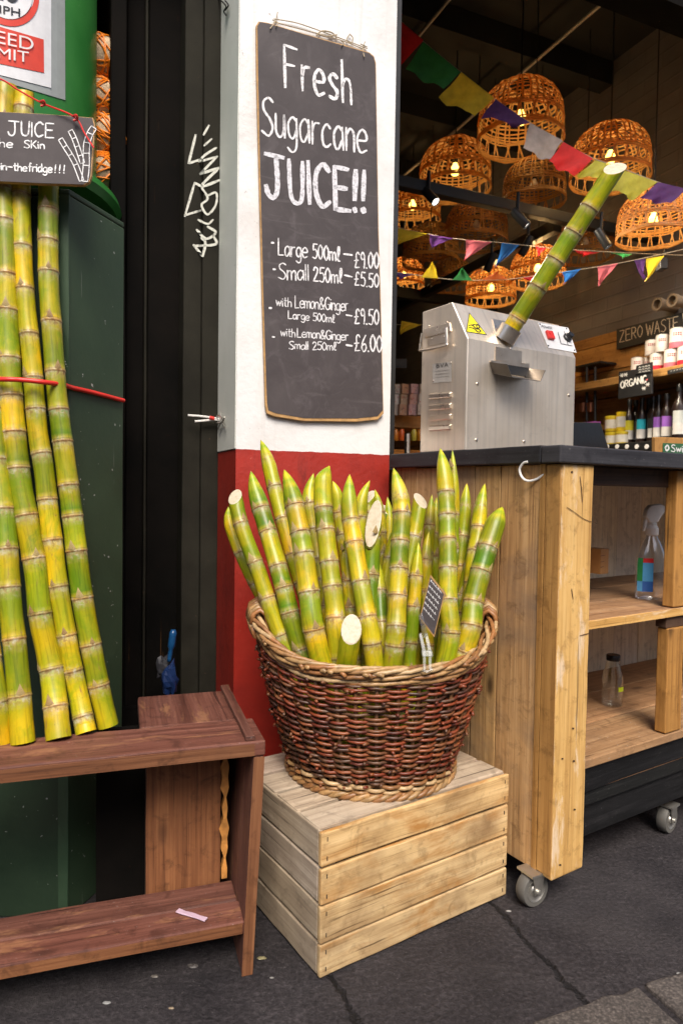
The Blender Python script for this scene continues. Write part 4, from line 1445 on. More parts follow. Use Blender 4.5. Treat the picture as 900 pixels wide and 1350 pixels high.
bcane('pale cut cane end standing behind the centre of the basket', [(487, 740, 1.59), (486, 690, 1.6), (486, 655, 1.61)], .0180, 12, 'cut', .45, .08, cutn=(-.45, -.5, .8))
bcane('slender green spike rising between pale cut canes', [(502, 760, 1.54), (503, 705, 1.55), (500, 668, 1.56), (497, 645, 1.57)], .0135, 13, 'point', .5, .07, tiplen=.06)
bcane('dim green cane standing deep behind the ringed centre cane', [(509, 800, 1.56), (511, 740, 1.58), (513, 690, 1.6), (514, 655, 1.61)], .0165, 14, 'point', .7, .075)
bcane('upright green cane with many close rings right of basket centre', [(519, 862, 1.37), (523, 800, 1.39), (526, 735, 1.42), (529, 670, 1.45), (521, 617, 1.47)], .0222, 15, 'point', .52, .060, tipdir=(-.3, 0, 0))
bcane('yellow green cane with white cut top leaning right beside the ringed cane', [(530, 800, 1.49), (537, 755, 1.50), (546, 705, 1.52), (554, 660, 1.54)], .0200, 16, 'cut', .3, .085, cutn=(.50, -.5, .75))
bcane('small yellow pointed cane between cut cane and tallest green cane', [(557, 800, 1.57), (562, 745, 1.58), (566, 690, 1.59), (567, 652, 1.60)], .0150, 17, 'point', .2, .075)
bcane('tallest green cane with split tip against the worktop edge', [(590, 860, 1.39), (590, 790, 1.41), (590, 730, 1.44), (588, 660, 1.48), (582, 591, 1.51)], .0213, 18, 'point', .5, .078, tipdir=(-.25, 0, 0))
bcane('second green tip close behind the tallest cane', [(594, 760, 1.53), (597, 700, 1.54), (598, 640, 1.55), (596, 592, 1.56)], .0145, 19, 'point', .72, .1, tiplen=.12)
bcane('green pointed cane standing second from the right end at the back', [(603, 790, 1.55), (606, 740, 1.56), (611, 685, 1.58), (615, 637, 1.59)], .0190, 20, 'point', .62, .078, tipdir=(0, 0, 0))
bcane('yellow pointed cane just left of the rightmost green cane', [(616, 800, 1.49), (623, 745, 1.50), (631, 690, 1.53), (635, 637, 1.55)], .0190, 21, 'point', .25, .07)
bcane('rightmost stout green cane with rounded top leaning right', [(612, 855, 1.42), (624, 790, 1.45), (640, 730, 1.48), (652, 692, 1.50), (658, 668, 1.51)], .0252, 22, 'point', .72, .078, tipdir=(.4, 0, 0), tiplen=.045)
bcane('short yellow stub with a big oval white cut face at front of basket', [(455, 885, 1.375), (459, 858, 1.352), (463, 830, 1.335)], .0235, 23, 'cut', .0, .2, cutn=(.12, -.86, .36))
bcane('yellow cane leaning right low in the middle behind the ringed cane', [(499, 830, 1.47), (506, 780, 1.49), (516, 720, 1.51), (524, 690, 1.52)], .0155, 24, 'point', .1, .085)
bcane('green cane low behind the little price sign', [(541, 850, 1.45), (545, 800, 1.46), (549, 750, 1.48), (552, 715, 1.49)], .0165, 25, 'point', .75, .075)
bcane('dark green cane low between tallest cane and price sign', [(563, 830, 1.52), (562, 790, 1.53), (561, 740, 1.54), (560, 700, 1.55)], .0165, 26, 'point', .8, .075)
bcane('dim pale cane at the back beside the second green tip', [(575, 790, 1.59), (574, 740, 1.6), (573, 690, 1.61), (572, 655, 1.62)], .0160, 27, 'point', .6, .075)
bcane('short yellow cane low at the back behind the second canes from left', [(440, 820, 1.55), (432, 770, 1.56), (424, 720, 1.57), (420, 690, 1.58)], .0165, 28, 'point', .5, .075)

bcane('white cut cane end at the back just left of the ringed cane', [(506, 780, 1.58), (507, 720, 1.6), (509, 672, 1.61)], .0185, 29, 'cut', .6, .08, cutn=(.35, -.45, .85))
bcane('low yellow green cane filling the gap left of basket centre', [(466, 850, 1.44), (462, 800, 1.46), (458, 745, 1.48), (455, 700, 1.5)], .0175, 30, 'point', .35, .075)
bcane('low green cane filling the gap behind the two rightmost canes', [(603, 830, 1.5), (612, 780, 1.52), (622, 730, 1.54), (628, 695, 1.56)], .0165, 31, 'point', .7, .075)
bcane('low yellow cane filling the gap behind the dark green second cane', [(381, 825, 1.53), (369, 770, 1.55), (357, 720, 1.57), (350, 690, 1.58)], .0175, 32, 'point', .25, .075)
bcane('dull green cane low in front of the white cut cane at centre', [(505, 860, 1.41), (502, 815, 1.43), (500, 770, 1.46), (499, 735, 1.48)], .0165, 33, 'point', .7, .07)
# ------------------------------------------------------------------ small price sign clipped to the rim
sp = P(572, 800, 1.335)
ps = thing('price_sign', P(562, 870, 1.31), 'tiny chalk price sign in a clear plastic clip on the basket rim', 'price sign')
SG = [(567, 758, 1.335), (586, 782, 1.325), (572, 840, 1.325), (553, 815, 1.335)]
q = [P(*x) for x in SG]
nn = (q[1] - q[0]).cross(q[3] - q[0]).normalized()
if nn.dot(CAMP - q[0]) < 0: nn = -nn
s = MB(); s.prism(q, nn * -.004)
c_ = sum(q, V((0, 0, 0))) / 4
s.build('frame', M['edge'], ps)
s = MB()
s.add([c_ + (x - c_) * .93 + nn * .0008 for x in q], [[0, 1, 2, 3]])
fn_ = onplane(q[0], nn, .0016)
rl = random.Random(5)
bl = []
for k in range(6):
    a0, b0 = 567.5 - k * 1.9, 767 + k * 7.2
    for j in range(5):
        x, y = a0 + j * 3.0, b0 + j * 3.4
        bl.append([(x, y), (x + 1.1 - rl.random(), y - 2.5), (x + 1.6, y + .8), (x + 2.2, y + .5 + rl.random())])
strokes2d(s, bl, fn_, .65, (.7, .69, .68), per=3, mi=1)
s.build('chalk_face', [M['chalk'], M['pen']], ps)
s = MB()
for dx in (-4.5, 3.0):
    s.prism([P(556 + dx, 836, 1.31), P(560 + dx, 834, 1.31), P(566 + dx, 858, 1.295), P(566 + dx, 884, 1.285), P(562 + dx, 884, 1.285), P(561 + dx, 860, 1.295)], V((0, .004, 0)))
s.prism([P(555, 858, 1.294), P(570, 858, 1.294), P(571, 866, 1.29), P(556, 866, 1.29)], V((0, .005, .001)))
s.prism([P(551, 812, 1.318), P(556, 808, 1.318), P(564, 838, 1.305), P(558, 842, 1.305)], V((0, .003, .001)))
s.tube([P(556, 884, 1.285), P(563, 885.5, 1.284), P(571, 882, 1.285)], .003, 8)
s.build('plastic_clip', glass('clip_plastic', (.86, .88, .88), .2, 1.3), ps, bevel=.001)

# ------------------------------------------------------------------ chalkboard menu on the pillar
mbp = sf(0, -.012)
OUT = [(338, 33), (341, 28), (352, 29.5), (400, 44), (450, 58), (487, 69), (493, 74), (495.5, 83), (496.5, 150), (499, 300), (502, 400), (505.5, 545), (498, 553), (470, 556), (400, 555), (362, 549), (352, 545), (350, 535), (346, 400), (341, 200), (338.5, 100)]
menu = thing('menu_chalkboard', PL(428, 550, mbp, -B), 'tall black chalkboard juice price list hanging on the white pillar', 'chalkboard')
fb = lambda off: onplane(mbp, -B, off)
s = MB(); s.prism([fb(0)(x, y) for x, y in OUT], B * .009)
s.build('board', M['edge'], menu, bevel=.001)
s = MB()
cx_, cy_ = 425, 300
s.add([fb(.0008)(x + (1.6 if x < cx_ else -.6) + rnd.uniform(-.4, .4), y + (1.2 if y < cy_ else (-4 if y > 520 else 0)) + rnd.uniform(-.4, .4)) for x, y in OUT], [list(range(len(OUT)))])
s.build('black_face', M['chalk'], menu)
s = MB()
ft = fb(.0016)
rt = random.Random(21)
def ln(t, x0, y0, x1, y1, hy, wpx, hx=0, gap=.16, col=(.76, .745, .75)):
    lettering(s, t, x0, y0, x1, y1, hx, hy, ft, wpx, col, gap, rt)
ln('Fresh', 376, 114, 463, 137, -56, 3.8, -1.5, .2)
ln('Sugarcane', 345, 176, 483, 203, -50, 3.0, 0, .12)
ln('JUICE!!', 351, 259, 483, 283, -56, 6.4, -1.5, .18, (.66, .65, .68))
def outl(pts, wd=1.1, c=(.80, .79, .80)):
    strokes2d(s, [pts], ft, wd, c, r=rt)
ln('*', 358, 322, 362, 322, -4, 2.6); ln('Large', 367, 336, 405, 340, -22, 1.8, 0, .1); ln('500ml'.replace('l', '$'), 412, 341, 448, 345, -19, 1.9, 0, .12)
ln('-', 453, 341, 464, 342, -12, 2.4); ln('£9.00', 467, 353, 499, 354, -21, 1.8, 0, .14)
ln('*', 360, 357, 364, 357, -4, 2.6); ln('Small', 367, 368, 407, 370, -21, 1.8, 0, .1); ln('250ml'.replace('l', '$'), 413, 371, 451, 374, -19, 1.9, 0, .12)
ln('-', 454, 369, 464, 371, -12, 2.4); ln('£5.50', 467, 377, 499, 379, -18, 1.8, 0, .14)
ln('*', 355, 408, 359, 408, -4, 2.6); ln('with', 364, 403, 384, 405, -12, 1.3, 0, .12); ln('Lemon&Ginger', 389, 405.5, 459, 410, -16, 1.4, 0, .08)
ln('Large 500m$', 380, 420, 441, 425.5, -10.5, 1.3, 0, .1); ln('-', 456, 421, 464, 422, -11, 2.2); ln('£9.50', 467, 427, 499, 428, -20, 1.8, 0, .14)
ln('*', 359, 446, 363, 446, -4, 2.6); ln('with', 370, 443, 389, 444.5, -11, 1.3, 0, .12); ln('Lemon&Ginger', 392, 444.5, 459, 449, -12, 1.4, 0, .08)
ln('Small 250m$', 381, 460, 443, 462, -10.5, 1.3, 0, .1); ln('-', 456, 460, 464, 461, -11, 2.4); ln('£6.00', 467, 463, 503, 464, -22, 1.9, 0, .14)
s.build('chalk_lettering', M['pen'], menu)
# twine hanger
s = MB()
wl = lambda d: onplane(sf(0, 0), -B, d)
def tw(pts, r=.0014, d=.006):
    s.tube(catmull([wl(d + (k[2] if len(k) > 2 else 0))(k[0], k[1]) for k in pts], 6), r, 6)
tw([(361, 25), (390, 30), (420, 40), (450, 51), (484, 64)]); tw([(361, 29), (395, 38), (425, 46), (455, 55), (482, 66)])
tw([(366, 16), (363, 28), (356, 38, .012)]); tw([(359, 26), (366, 30), (364, 35, .012)])
tw([(417, 47), (424, 41), (437, 43), (444, 50)], .0020); tw([(417, 44), (430, 48), (444, 46)], .0020)
tw([(461, 45), (457, 52), (463, 57), (465, 50), (461, 45)]); tw([(448, 52), (454, 58), (450, 60, .012)]); tw([(481, 55), (478, 64), (480, 75, .012)]); tw([(475, 58), (484, 62)])
s.build('twine', M['twine'], menu)
# bent nails and twine left of the pillar
s = MB()
lq = onplane(sf(-.004, 0), -A)
for st in ([(286, 551), (291, 548), (297, 553), (293, 560), (290, 566)], [(288, 558), (296, 557), (299, 550)], [(294, 545), (296, 556), (299, 564)]):
    s.tube(catmull([lq(x, y) - A * .006 for x, y in st], 5), .0022, 6)
jb = onplane(sf(0, .19), -B)
for st in ([(247, 548), (262, 549), (278, 551), (288, 553)], [(256, 556), (268, 555), (279, 554), (288, 554)]):
    s.tube(catmull([jb(x, y) - B * .01 for x, y in st], 5), .0030, 6, (1, 1, 1), 1)
s.tube([jb(275, 551) - B * .013, jb(281, 552.5) - B * .013], .0055, 8, (1, 1, 1), 2)
tag(s.build('wire_hook', [M['zinc'], M['white_metal'], M['cord']]), 'rusty nail with pale wire tails fixed to the pillar edge below the graffiti', 'hook')
s = MB()
for st in ([(291, 0), (297, 4), (301, 10), (298, 16), (301, 21)], [(300, 2), (304, 8), (300, 14)]):
    s.tube(catmull([lq(x, y) - A * .006 for x, y in st], 5), .002, 6)
tag(s.build('nail', M['blackmetal']), 'bent nail with wire high on the grey pillar side', 'nail')

# ------------------------------------------------------------------ display bench on the left
BZ = .437
bF = GZ(350, 976, BZ)                              # front right corner of the top
bU = V((.951, .309, 0)).normalized()
bV = V((-bU.y, bU.x, 0))
def bf(u, v, z):
    return bF + bU * u + bV * v + Z * z
bn = thing('display_bench', bf(-.4, .1, -BZ), 'purple brown stained wooden bench with a lower shelf in front of the green cabinet', 'bench')
s = MB()
s.board(bf(-1.15, 0, -.028), bU * 1.15, bV * .128, Z * .028, 16, .0012, tint=(1.05, 1, 1))
s.build('top', M['bench'], bn, bevel=.003)
s = MB()
s.board(bf(-1.15, -.0012, -.0265), bU * 1.13, Z * .022, bV * .0012, 10, .0003, tint=(.85, .78, .75))
s.build('top_edge', M['bench_raw'], bn)
s = MB()
s.board(bf(-.218, .130, -.022), bV * .20, bU * .205, Z * .0215, 8, .001, tint=(.9, .88, .88))
s.build('rear_top', M['bench'], bn, bevel=.003)
s = MB()
s.board(bf(-.036, .002, .0005), bV * .335, bU * .018, Z * .010, 8, .001, tint=(.8, .8, .8))
s.build('edge_strip', M['bench'], bn, bevel=.002)
# slightly splayed end panel
s = MB()
n0 = len(s.v)
s.board(bf(-.020, .0, -.030), Z * -(BZ - .031), bV * .335, bU * .020, 8, .0008, tint=(1, 1, 1))
for p in s.v:
    p -= bU * ((bF.z - p.z) * .045)
s.build('end_panel', M['bench'], bn, bevel=.003)
s = MB()
s.board(bf(-.020, -.0012, -.030), Z * -(BZ - .031), bU * .020, bV * .0012, 8, .0003, tint=(1.05, 1, .95))
for p in s.v:
    p -= bU * ((bF.z - p.z) * .045)
s.build('panel_edge', M['bench_raw'], bn)
LS = .100
s = MB()
zz = LS - BZ
s.board(bf(-1.15, .006, zz - .024), bU * 1.116, bV * .068, Z * .024, 14, .0012, tint=(1.1, 1.03, 1.03))
s.board(bf(-1.15, .076, zz - .024), bU * 1.114, bV * .070, Z * .0235, 14, .0012, tint=(.95, .95, .97))
s.build('lower_shelf', M['bench'], bn, bevel=.003)
s = MB()
s.board(bf(-1.15, .0048, zz - .0225), bU * 1.112, Z * .019, bV * .0012, 10, .0003, tint=(1.0, .9, .8))
s.build('shelf_edge', M['bench_raw'], bn)
s = MB()
s.board(bf(-.205, .148, zz - .03), Z * (BZ - LS + .004), bU * .145, bV * .016, 8, .001, tint=(1.15, 1.05, .9))
s.build('back_panel', M['bench_raw'], bn, bevel=.002)
s = MB()
pts = []
for k in range(15):
    t = k / 14
    wv = .007 + .006 * math.sin(t * 13) * math.sin(t * 29 + 1)
    pts.append((t, wv))
L_ = [bf(-.050 - w_, .147, zz + .004 + t * (BZ - LS - .045)) for t, w_ in pts]
R_ = [bf(-.050 + w_ * .6, .147, zz + .004 + t * (BZ - LS - .045)) for t, w_ in pts]
s.prism(L_ + R_[::-1], bV * .016)
s.build('bark_strip', plain('raw_orange_bark', (.50, .22, .05), .6, var=.45, nscale=45, bump=.4), bn)
s = MB()
s.board(bf(-.205, .166, -BZ + .002), Z * (BZ - .026), bV * .17, bU * .016, 6, .001, tint=(.9, .9, .9))
s.build('divider', M['darkwood'], bn, bevel=.002)
s = MB()
s.board(bf(-.205, .32, -BZ + .002), Z * (BZ - .026), bU * .165, bV * .014, 2, .001)
s.build('rear_panel', M['darkwood'], bn)
s = MB()
s.board(bf(-1.17, .0, -.437), Z * (BZ - .03), bV * .2, bU * .02, 4, .001)
s.build('end_panel', M['bench'], bn, bevel=.003)
s = MB()
s.board(bf(-.300, .215, -BZ + .002), Z * (BZ - .03), bU * .10, bV * .012, 2, .001, tint=(1, 1, 1))  # black board added to stand in for shade over the floor behind the bench
s.build('rear_panel', M['jamb'], bn)
# scrap of purple paper on the shelf
s = MB()
a, b = GZ(234, 1201, LS + .003), GZ(272, 1213, LS + .003)
d_ = (b - a); w_ = V((-d_.y, d_.x, 0)).normalized() * .010
s.board(a - w_ * .5 + Z * .000, d_, w_, Z * .0025, 4, .0008, tint=(.50, .36, .44))
tag(s.build('paper_scrap', M['paint'], bevel=.0006), 'narrow mauve paper sachet lying on the lower bench shelf', 'litter')

# ------------------------------------------------------------------ green cabinet behind the bench
g0 = P(91, 600, 1.375); g0.z = 0
gd = P(163, 600, 1.546); gd.z = 0
gR = (gd - g0)                                       # receding right face
gl_ = gR.normalized(); gN = V((-gl_.y, gl_.x, 0)); gL = V((-1, -.03, 0)).normalized()    # face normal; along the front, to the left
GT = P(91, 262, 1.375).z
gc = thing('green_cabinet', g0 + gR * .5 + gL * .3, 'dark green painted cabinet with scuffed paint behind the leaning canes', 'cabinet')
s = MB()
s.board(g0 + Z * .0, Z * GT, gR, gN * .018, 10, .0008, tint=(1.25, 1.2, 1.2))
s.board(g0 + gL * .019 + gl_ * .002, Z * (GT - .001), gL * .8, gl_ * .016, 6, .0008, tint=(.8, .8, .8))
s.board(g0 + gL * .019 + gR - gl_ * .018, Z * (GT - .001), gL * .8, gl_ * .016, 2, .0)
s.board(g0 + gL * .80, Z * (GT - .001), gR, gL * .018, 2, .0)
s.build('panel', M['cabinet'], gc, bevel=.003)
s = MB()
s.board(g0 - gl_ * .004 + gL * -.002 + Z * .0, Z * GT, gl_ * .0035, gL * .02, 30, .0008, tint=(1.3, 1.3, 1.3))
s.build('worn_corner', M['cabinet'], gc)
s = MB()
s.board(g0 + Z * (GT + .001), gL * .82, gR, Z * .012, 2)
s.build('lid', M['cabinet'], gc, bevel=.003)
# dark recess board behind the canes
# ------------------------------------------------------------------ green barrel standing on it
BCX = P(-20, 300, 1.75)
br = .272
bz0 = 1.618
bar = thing('green_bin', V((BCX.x, BCX.y, bz0)), 'bright green plastic bin with a speed limit poster on top of the cabinet', 'bin')
s = MB()
bc = V((BCX.x, BCX.y, bz0))
s.lathe(bc, [(br * .9, .001), (br + .055, .004), (br + .066, .022), (br + .060, .04), (br + .030, .05), (br + .010, .075), (br, .12), (br, .7), (br - .02, .74), (br - .06, .75)], 72)
s.build('tub', M['barrel'], bar)
s = MB()
s.board(bc - Z * (bz0 - GT - .014) + gL * -.13 - gl_ * .0, gL * .3, gl_ * .16, Z * (bz0 - GT - .015), 1)
s.build('stand', M['cabinet'], bar)
def cyl(off):
    return lambda x, y: CYL(x, y, (bc.x, bc.y), br + off)
s = MB()
patch(s, ((-60, -70), (86, -45), (86.5, 132), (-60, 88)), cyl(.0015), (.30, .32, .31), 14)
patch(s, ((-50, -60), (68, -45), (68, 116), (-50, 86)), cyl(.0028), (.70, .70, .71), 14)
patch(s, ((-38, 24), (58, 52), (58.5, 96), (-38, 76)), cyl(.0038), (.62, .060, .030), 12)
# red ring
ring = []
cx_, cy_ = 8, -12
for rr, cc, of in ((44, (.62, .055, .03), .0040), (35, (.70, .70, .71), .0048)):
    m_ = 48
    vs = [cyl(of)(cx_ + rr * math.cos(2 * PI * k / m_), cy_ + rr * 1.04 * math.sin(2 * PI * k / m_) + .22 * rr * math.cos(2 * PI * k / m_)) for k in range(m_)]
    ce = cyl(of)(cx_, cy_)
    s.add([ce] + vs, [[0, 1 + k, 1 + (k + 1) % m_] for k in range(m_)], cc)
pk = (.02, .02, .022)
printed(s, '20', -14, -3, 25, 5, 30, cyl(.0058), pk)
printed(s, 'MPH', -11, 15, 27, 22, 10.5, cyl(.0058), pk, .01)
printed(s, 'SPEED', -34, 50, 44.5, 67, 17, cyl(.0066), (.72, .71, .70), 0)
printed(s, 'LIMIT', -22, 73, 38.5, 82.5, 14, cyl(.0066), (.72, .71, .70), 0)
s.build('poster', M['gloss'], bar)

# ------------------------------------------------------------------ canes leaning on the cabinet
GLN = 'sugar canes leaning against the green cabinet'
def lcane(label, px, d0, d1, r, seed, green, tip='cut', node=.085, cutn=(0, -.2, 1)):
    n = len(px) - 1
    w_ = []
    y0, y1 = px[-1][1], px[0][1]
    for x, y in reversed(px):
        t = (y0 - y) / (y0 - y1)
        w_.append(P(x, y, d0 + (d1 - d0) * t))
    # stand the foot on the bench top
    f = GZ(px[-1][0], px[-1][1], BZ + .001)
    w_[0] = f
    o = sugar_cane('sugar_cane', w_, r * 1.05, r * .98, seed, tip, green, node, None, cutn, .6)
    return tag(o, label, 'sugar cane', GLN)
lcane('long green and yellow cane leaning second from the left by the cabinet', [(8, 112), (5, 180), (6, 245), (8, 330), (10, 430), (15, 520), (25, 625), (37, 692), (48, 753), (54, 815), (68, 884), (78, 974)], 1.26, 1.33, .0232, 101, .45)
lcane('slim yellow leaning cane between two greener canes by the cabinet', [(33, 122), (30, 180), (28, 245), (30, 322), (33, 380), (37, 425), (42, 472), (50, 566), (58, 617), (64, 671), (71, 723), (78, 778), (94, 872), (103, 913), (114, 966)], 1.28, 1.335, .0200, 102, .12)
lcane('green leaning cane nearest the right edge of the cabinet', [(63, 195), (64, 245), (64, 322), (65, 380), (68, 425), (75, 513), (85, 598), (97, 690), (110, 795), (128, 892), (143, 957)], 1.30, 1.34, .0212, 103, .6, node=.082)
lcane('stout green leaning cane at the left edge of the photo', [(-14, 330), (-10, 430), (-6, 540), (0, 620), (9, 717), (14, 795), (22, 872), (31, 979)], 1.21, 1.33, .0220, 104, .6)
lcane('brownish cane foot showing at the far left of the bench top', [(-48, 430), (-34, 620), (-16, 830), (-4, 920), (5, 977)], 1.19, 1.33, .0195, 105, .25)
# small chalk sign tied in front of them
ssn = thing('juice_sign', P(50, 240, 1.33), 'small black chalk juice sign with drawn canes tied across the leaning canes', 'chalk sign')
a, b, c_ = P(-60, 145, 1.27), P(122, 156, 1.295), P(118, 237, 1.292)
sg_n = (b - a).cross(c_ - a).normalized()
if sg_n.dot(CAMP - a) < 0: sg_n = -sg_n
sgf = lambda off: onplane(a, sg_n, off)
OS = [(-60, 145), (-20, 146), (60, 150), (123, 155), (125.5, 165), (121, 232), (118, 240), (111, 244), (60, 242.5), (-60, 237)]
s = MB(); s.prism([sgf(0)(x, y) for x, y in OS], sg_n * -.008)
s.build('board', M['edge'], ssn, bevel=.001)
s = MB()
s.add([sgf(.0008)(x + (-1.2 if x > 100 else 0) + rnd.uniform(-.3, .3), y + (.6 if y < 160 else -1.0)) for x, y in OS], [list(range(len(OS)))])
s.build('black_face', M['chalk'], ssn)
s = MB()
ft = sgf(.0016)
rt = random.Random(8)
wc = (.80, .80, .80)
lettering(s, 'JUICE', 11, 178, 71, 181.5, .5, -19, ft, 2.1, wc, .14, rt)
lettering(s, 'the', -9, 193.5, 17, 194.5, 0, -11, ft, 1.6, wc, .14, rt)
lettering(s, 'SKin', 32, 195, 59, 196.5, 0, -10, ft, 1.6, wc, .14, rt)
lettering(s, 'in-the', 2, 224, 36, 226, 0, -10, ft, 1.7, wc, .1, rt)
lettering(s, 'fridge', 38, 226, 69, 227.5, 0, -11, ft, 1.7, wc, .1, rt)
lettering(s, '!!!', 73, 228, 86, 229, 0, -11, ft, 1.6, wc, .3, rt)
def drawn(pts, wd):
    n = len(pts)
    L_, R_, rings = [], [], []
    for i, (x, y) in enumerate(pts):
        x0, y0 = pts[max(i - 1, 0)]; x1, y1 = pts[min(i + 1, n - 1)]
        l = math.hypot(x1 - x0, y1 - y0); nx, ny = -(y1 - y0) / l * wd, (x1 - x0) / l * wd
        L_.append((x + nx, y + ny)); R_.append((x - nx, y - ny))
        rings.append([(x + nx, y + ny), (x - nx, y - ny)])
    strokes2d(s, [L_, R_], ft, 1.2, wc, r=rt)
    strokes2d(s, rings, ft, 1.2, wc, r=rt)
drawn([(80, 183), (86, 193), (93, 204), (100, 217), (108, 238)], 3)
drawn([(93, 172), (98, 182), (102, 193), (106, 205), (109, 215)], 3)
drawn([(124, 168), (119, 176), (115, 188), (114, 202), (114, 218), (112, 239)], 4)
s.build('chalk_lettering', M['pen'], ssn)
# red string from which it hangs
s = MB()
s.tube(catmull([P(-40, 95, 1.34), P(0, 104, 1.29), P(25, 119, 1.285), P(56, 136, 1.28), P(98, 154, 1.282), P(112, 176, 1.283), P(124, 195, 1.284)], 8), .0016, 6)
for x, y in ((56, 136), (99, 155)):
    s.tube(catmull([P(x - 3, y - 2, 1.28), P(x + 2, y - 3, 1.275), P(x + 3, y + 2, 1.28), P(x - 2, y + 4, 1.28)], 5), .0022, 6)
s.build('string', M['cord'], ssn)
# cord round canes and cabinet
s = MB()
cp_ = [P(-60, 500, 1.30), P(0, 500, 1.262), P(30, 501, 1.27), P(60, 504, 1.285), P(84, 507.5, 1.33)]
e0 = g0 - gN * .006
def on_side(x, y):
    return PL(x, y, e0, gN)
cp_ += [on_side(95, 511), on_side(125, 518), on_side(155, 526), on_side(163, 528)]
s.tube(catmull(cp_, 10), .0048, 10)
tag(s.build('red_cord', M['cord']), 'bright red elastic cord strapping the leaning canes to the cabinet', 'cord')

# ------------------------------------------------------------------ net of coconuts, bag and scraps in the doorway
nb = thing('net_sack', P(134, 270, 2.05), 'orange net sack of brown coconuts hanging in the dark doorway', 'net sack')
rn = random.Random(4)
s = MB()
balls = [(134, 78, 1.90, .060), (131, 132, 1.90, .058), (136, 180, 1.90, .060), (133, 228, 1.90, .058)]
for x, y, d, r in balls:
    c = P(x, y, d)
    s.lathe(c - Z * r, [(r * math.sin(PI * k / 10), r - r * math.cos(PI * k / 10)) for k in range(11)], 16)
s.build('coconut', plain('coconut_husk', (.62, .45, .28), .8, var=.45, nscale=60, bump=.8), nb)
s = MB()
for x, y, d, r in balls:
    c = P(x, y, d)
    for k in range(16):
        ax = V((rn.uniform(-1, 1), rn.uniform(-1, 1), rn.uniform(-1, 1))).normalized()
        e1_ = ax.orthogonal().normalized(); e2_ = ax.cross(e1_)
        o_ = ax * rn.uniform(-.5, .5) * r
        rr = math.sqrt(r * r - o_.length ** 2) * 1.04
        s.tube([c + o_ + (e1_ * math.cos(t * .5) + e2_ * math.sin(t * .5)) * rr for t in range(13)], .0024, 5)
s.build('net', plain('orange_net', (.95, .26, .01), .5, var=.1), nb)
s = MB()
rr_ = random.Random(9)
def crumple(mb, c, r, sq, col, seed):
    n, m_ = 12, 8
    vs = []
    for i in range(m_ + 1):
        for j in range(n):
            th, ph = 2 * PI * j / n, PI * i / m_
            d_ = V((math.sin(ph) * math.cos(th), math.sin(ph) * math.sin(th), math.cos(ph)))
            k = 1 + .45 * mnoise.noise(d_ * 2.3 + V((seed, 0, 0))) + .25 * mnoise.noise(d_ * 6 + V((seed, 3, 0)))
            vs.append(c + V((d_.x * sq[0], d_.y * sq[1], d_.z * sq[2])) * r * k)
    mb.add(vs, [[i * n + j, i * n + (j + 1) % n, (i + 1) * n + (j + 1) % n, (i + 1) * n + j] for i in range(m_) for j in range(n)], col, 0)
crumple(s, P(224, 896, 1.80), .042, (.5, .5, 1.0), (.008, .02, .07), 1)
s.tube(catmull([P(223, 872, 1.80), P(226, 852, 1.80), P(229, 830, 1.80)], 5), [.006] * 5 + [.010] * 5 + [.006], 8, (.006, .05, .14))
crumple(s, P(217, 880, 1.82), .028, (.8, .5, 1.1), (.03, .03, .035), 4)
tag(s.build('plastic_bag', M['gloss'], auto=False), 'crumpled blue plastic bag stuffed in the dark gap beside the door frame', 'bag')
# litter on the pavement
def bit(x, y, sz, col, lab, seed, name='pebble'):
    s = MB()
    crumple(s, GZ(x, y, sz * .2), sz * .6, (1.6, .8, .35), tuple(k * .36 for k in col), seed)
    tag(s.build(name, M['paint'], auto=False), lab, 'litter')
bit(345, 1263, .009, (.55, .48, .25), 'pale yellow husk scrap on the ground between bench and crate', 1, 'husk_scrap')
bit(670, 1201, .006, (.72, .70, .66), 'white crumb on the pavement left of the castor', 2, 'crumb')
bit(141, 1322, .007, (.6, .6, .58), 'white smear of paper on the pavement at lower left', 3, 'paper_scrap')
bit(226, 1329, .005, (.65, .5, .32), 'tiny tan pebble at the bottom of the pavement', 4)
bit(254, 1273, .011, (.16, .14, .13), 'grey stone chip under the lower bench shelf', 5)
bit(204, 1287, .007, (.32, .28, .24), 'small round stone under the bench', 6)
bit(894, 1283, .005, (.7, .69, .66), 'white scrap on the kerb stones at the right edge', 7, 'paper_scrap')
bit(358, 1289, .004, (.6, .58, .54), 'white speck beside the bench leg', 9, 'crumb')

# ------------------------------------------------------------------ things kept inside the counter
sbp = GZ(856, 789, SH1)
spb = thing('spray_bottle', sbp, 'clear spray bottle with white trigger on the upper counter shelf', 'spray bottle')
cr_ = V((1, .15, 0)).normalized()
s = MB()
prof = [(.034, .0), (.037, .004), (.0375, .05), (.037, .10), (.033, .125), (.024, .150), (.0145, .168), (.013, .178)]
n = 28
vs = []
def bodyring(prof, sc, ex=1.15, ey=.72):
    out = []
    for r, h in prof:
        for k in range(n):
            a = 2 * PI * k / n
            out.append(sbp + cr_ * (math.cos(a) * r * ex * sc) + V((-cr_.y, cr_.x, 0)) * (math.sin(a) * r * ey * sc) + Z * h)
    return out
fs_ = lambda m_: [[j * n + k, j * n + (k + 1) % n, (j + 1) * n + (k + 1) % n, (j + 1) * n + k] for j in range(m_ - 1) for k in range(n)]
s.add(bodyring(prof, 1), fs_(len(prof)) + [list(range(n))[::-1]], smooth=True)
s.build('bottle_body', M['clear_plastic'], spb)
s = MB()
lp = [(.0376, .022), (.0381, .05), (.0377, .10), (.0366, .112)]
tmp = bodyring(lp, 1.01)
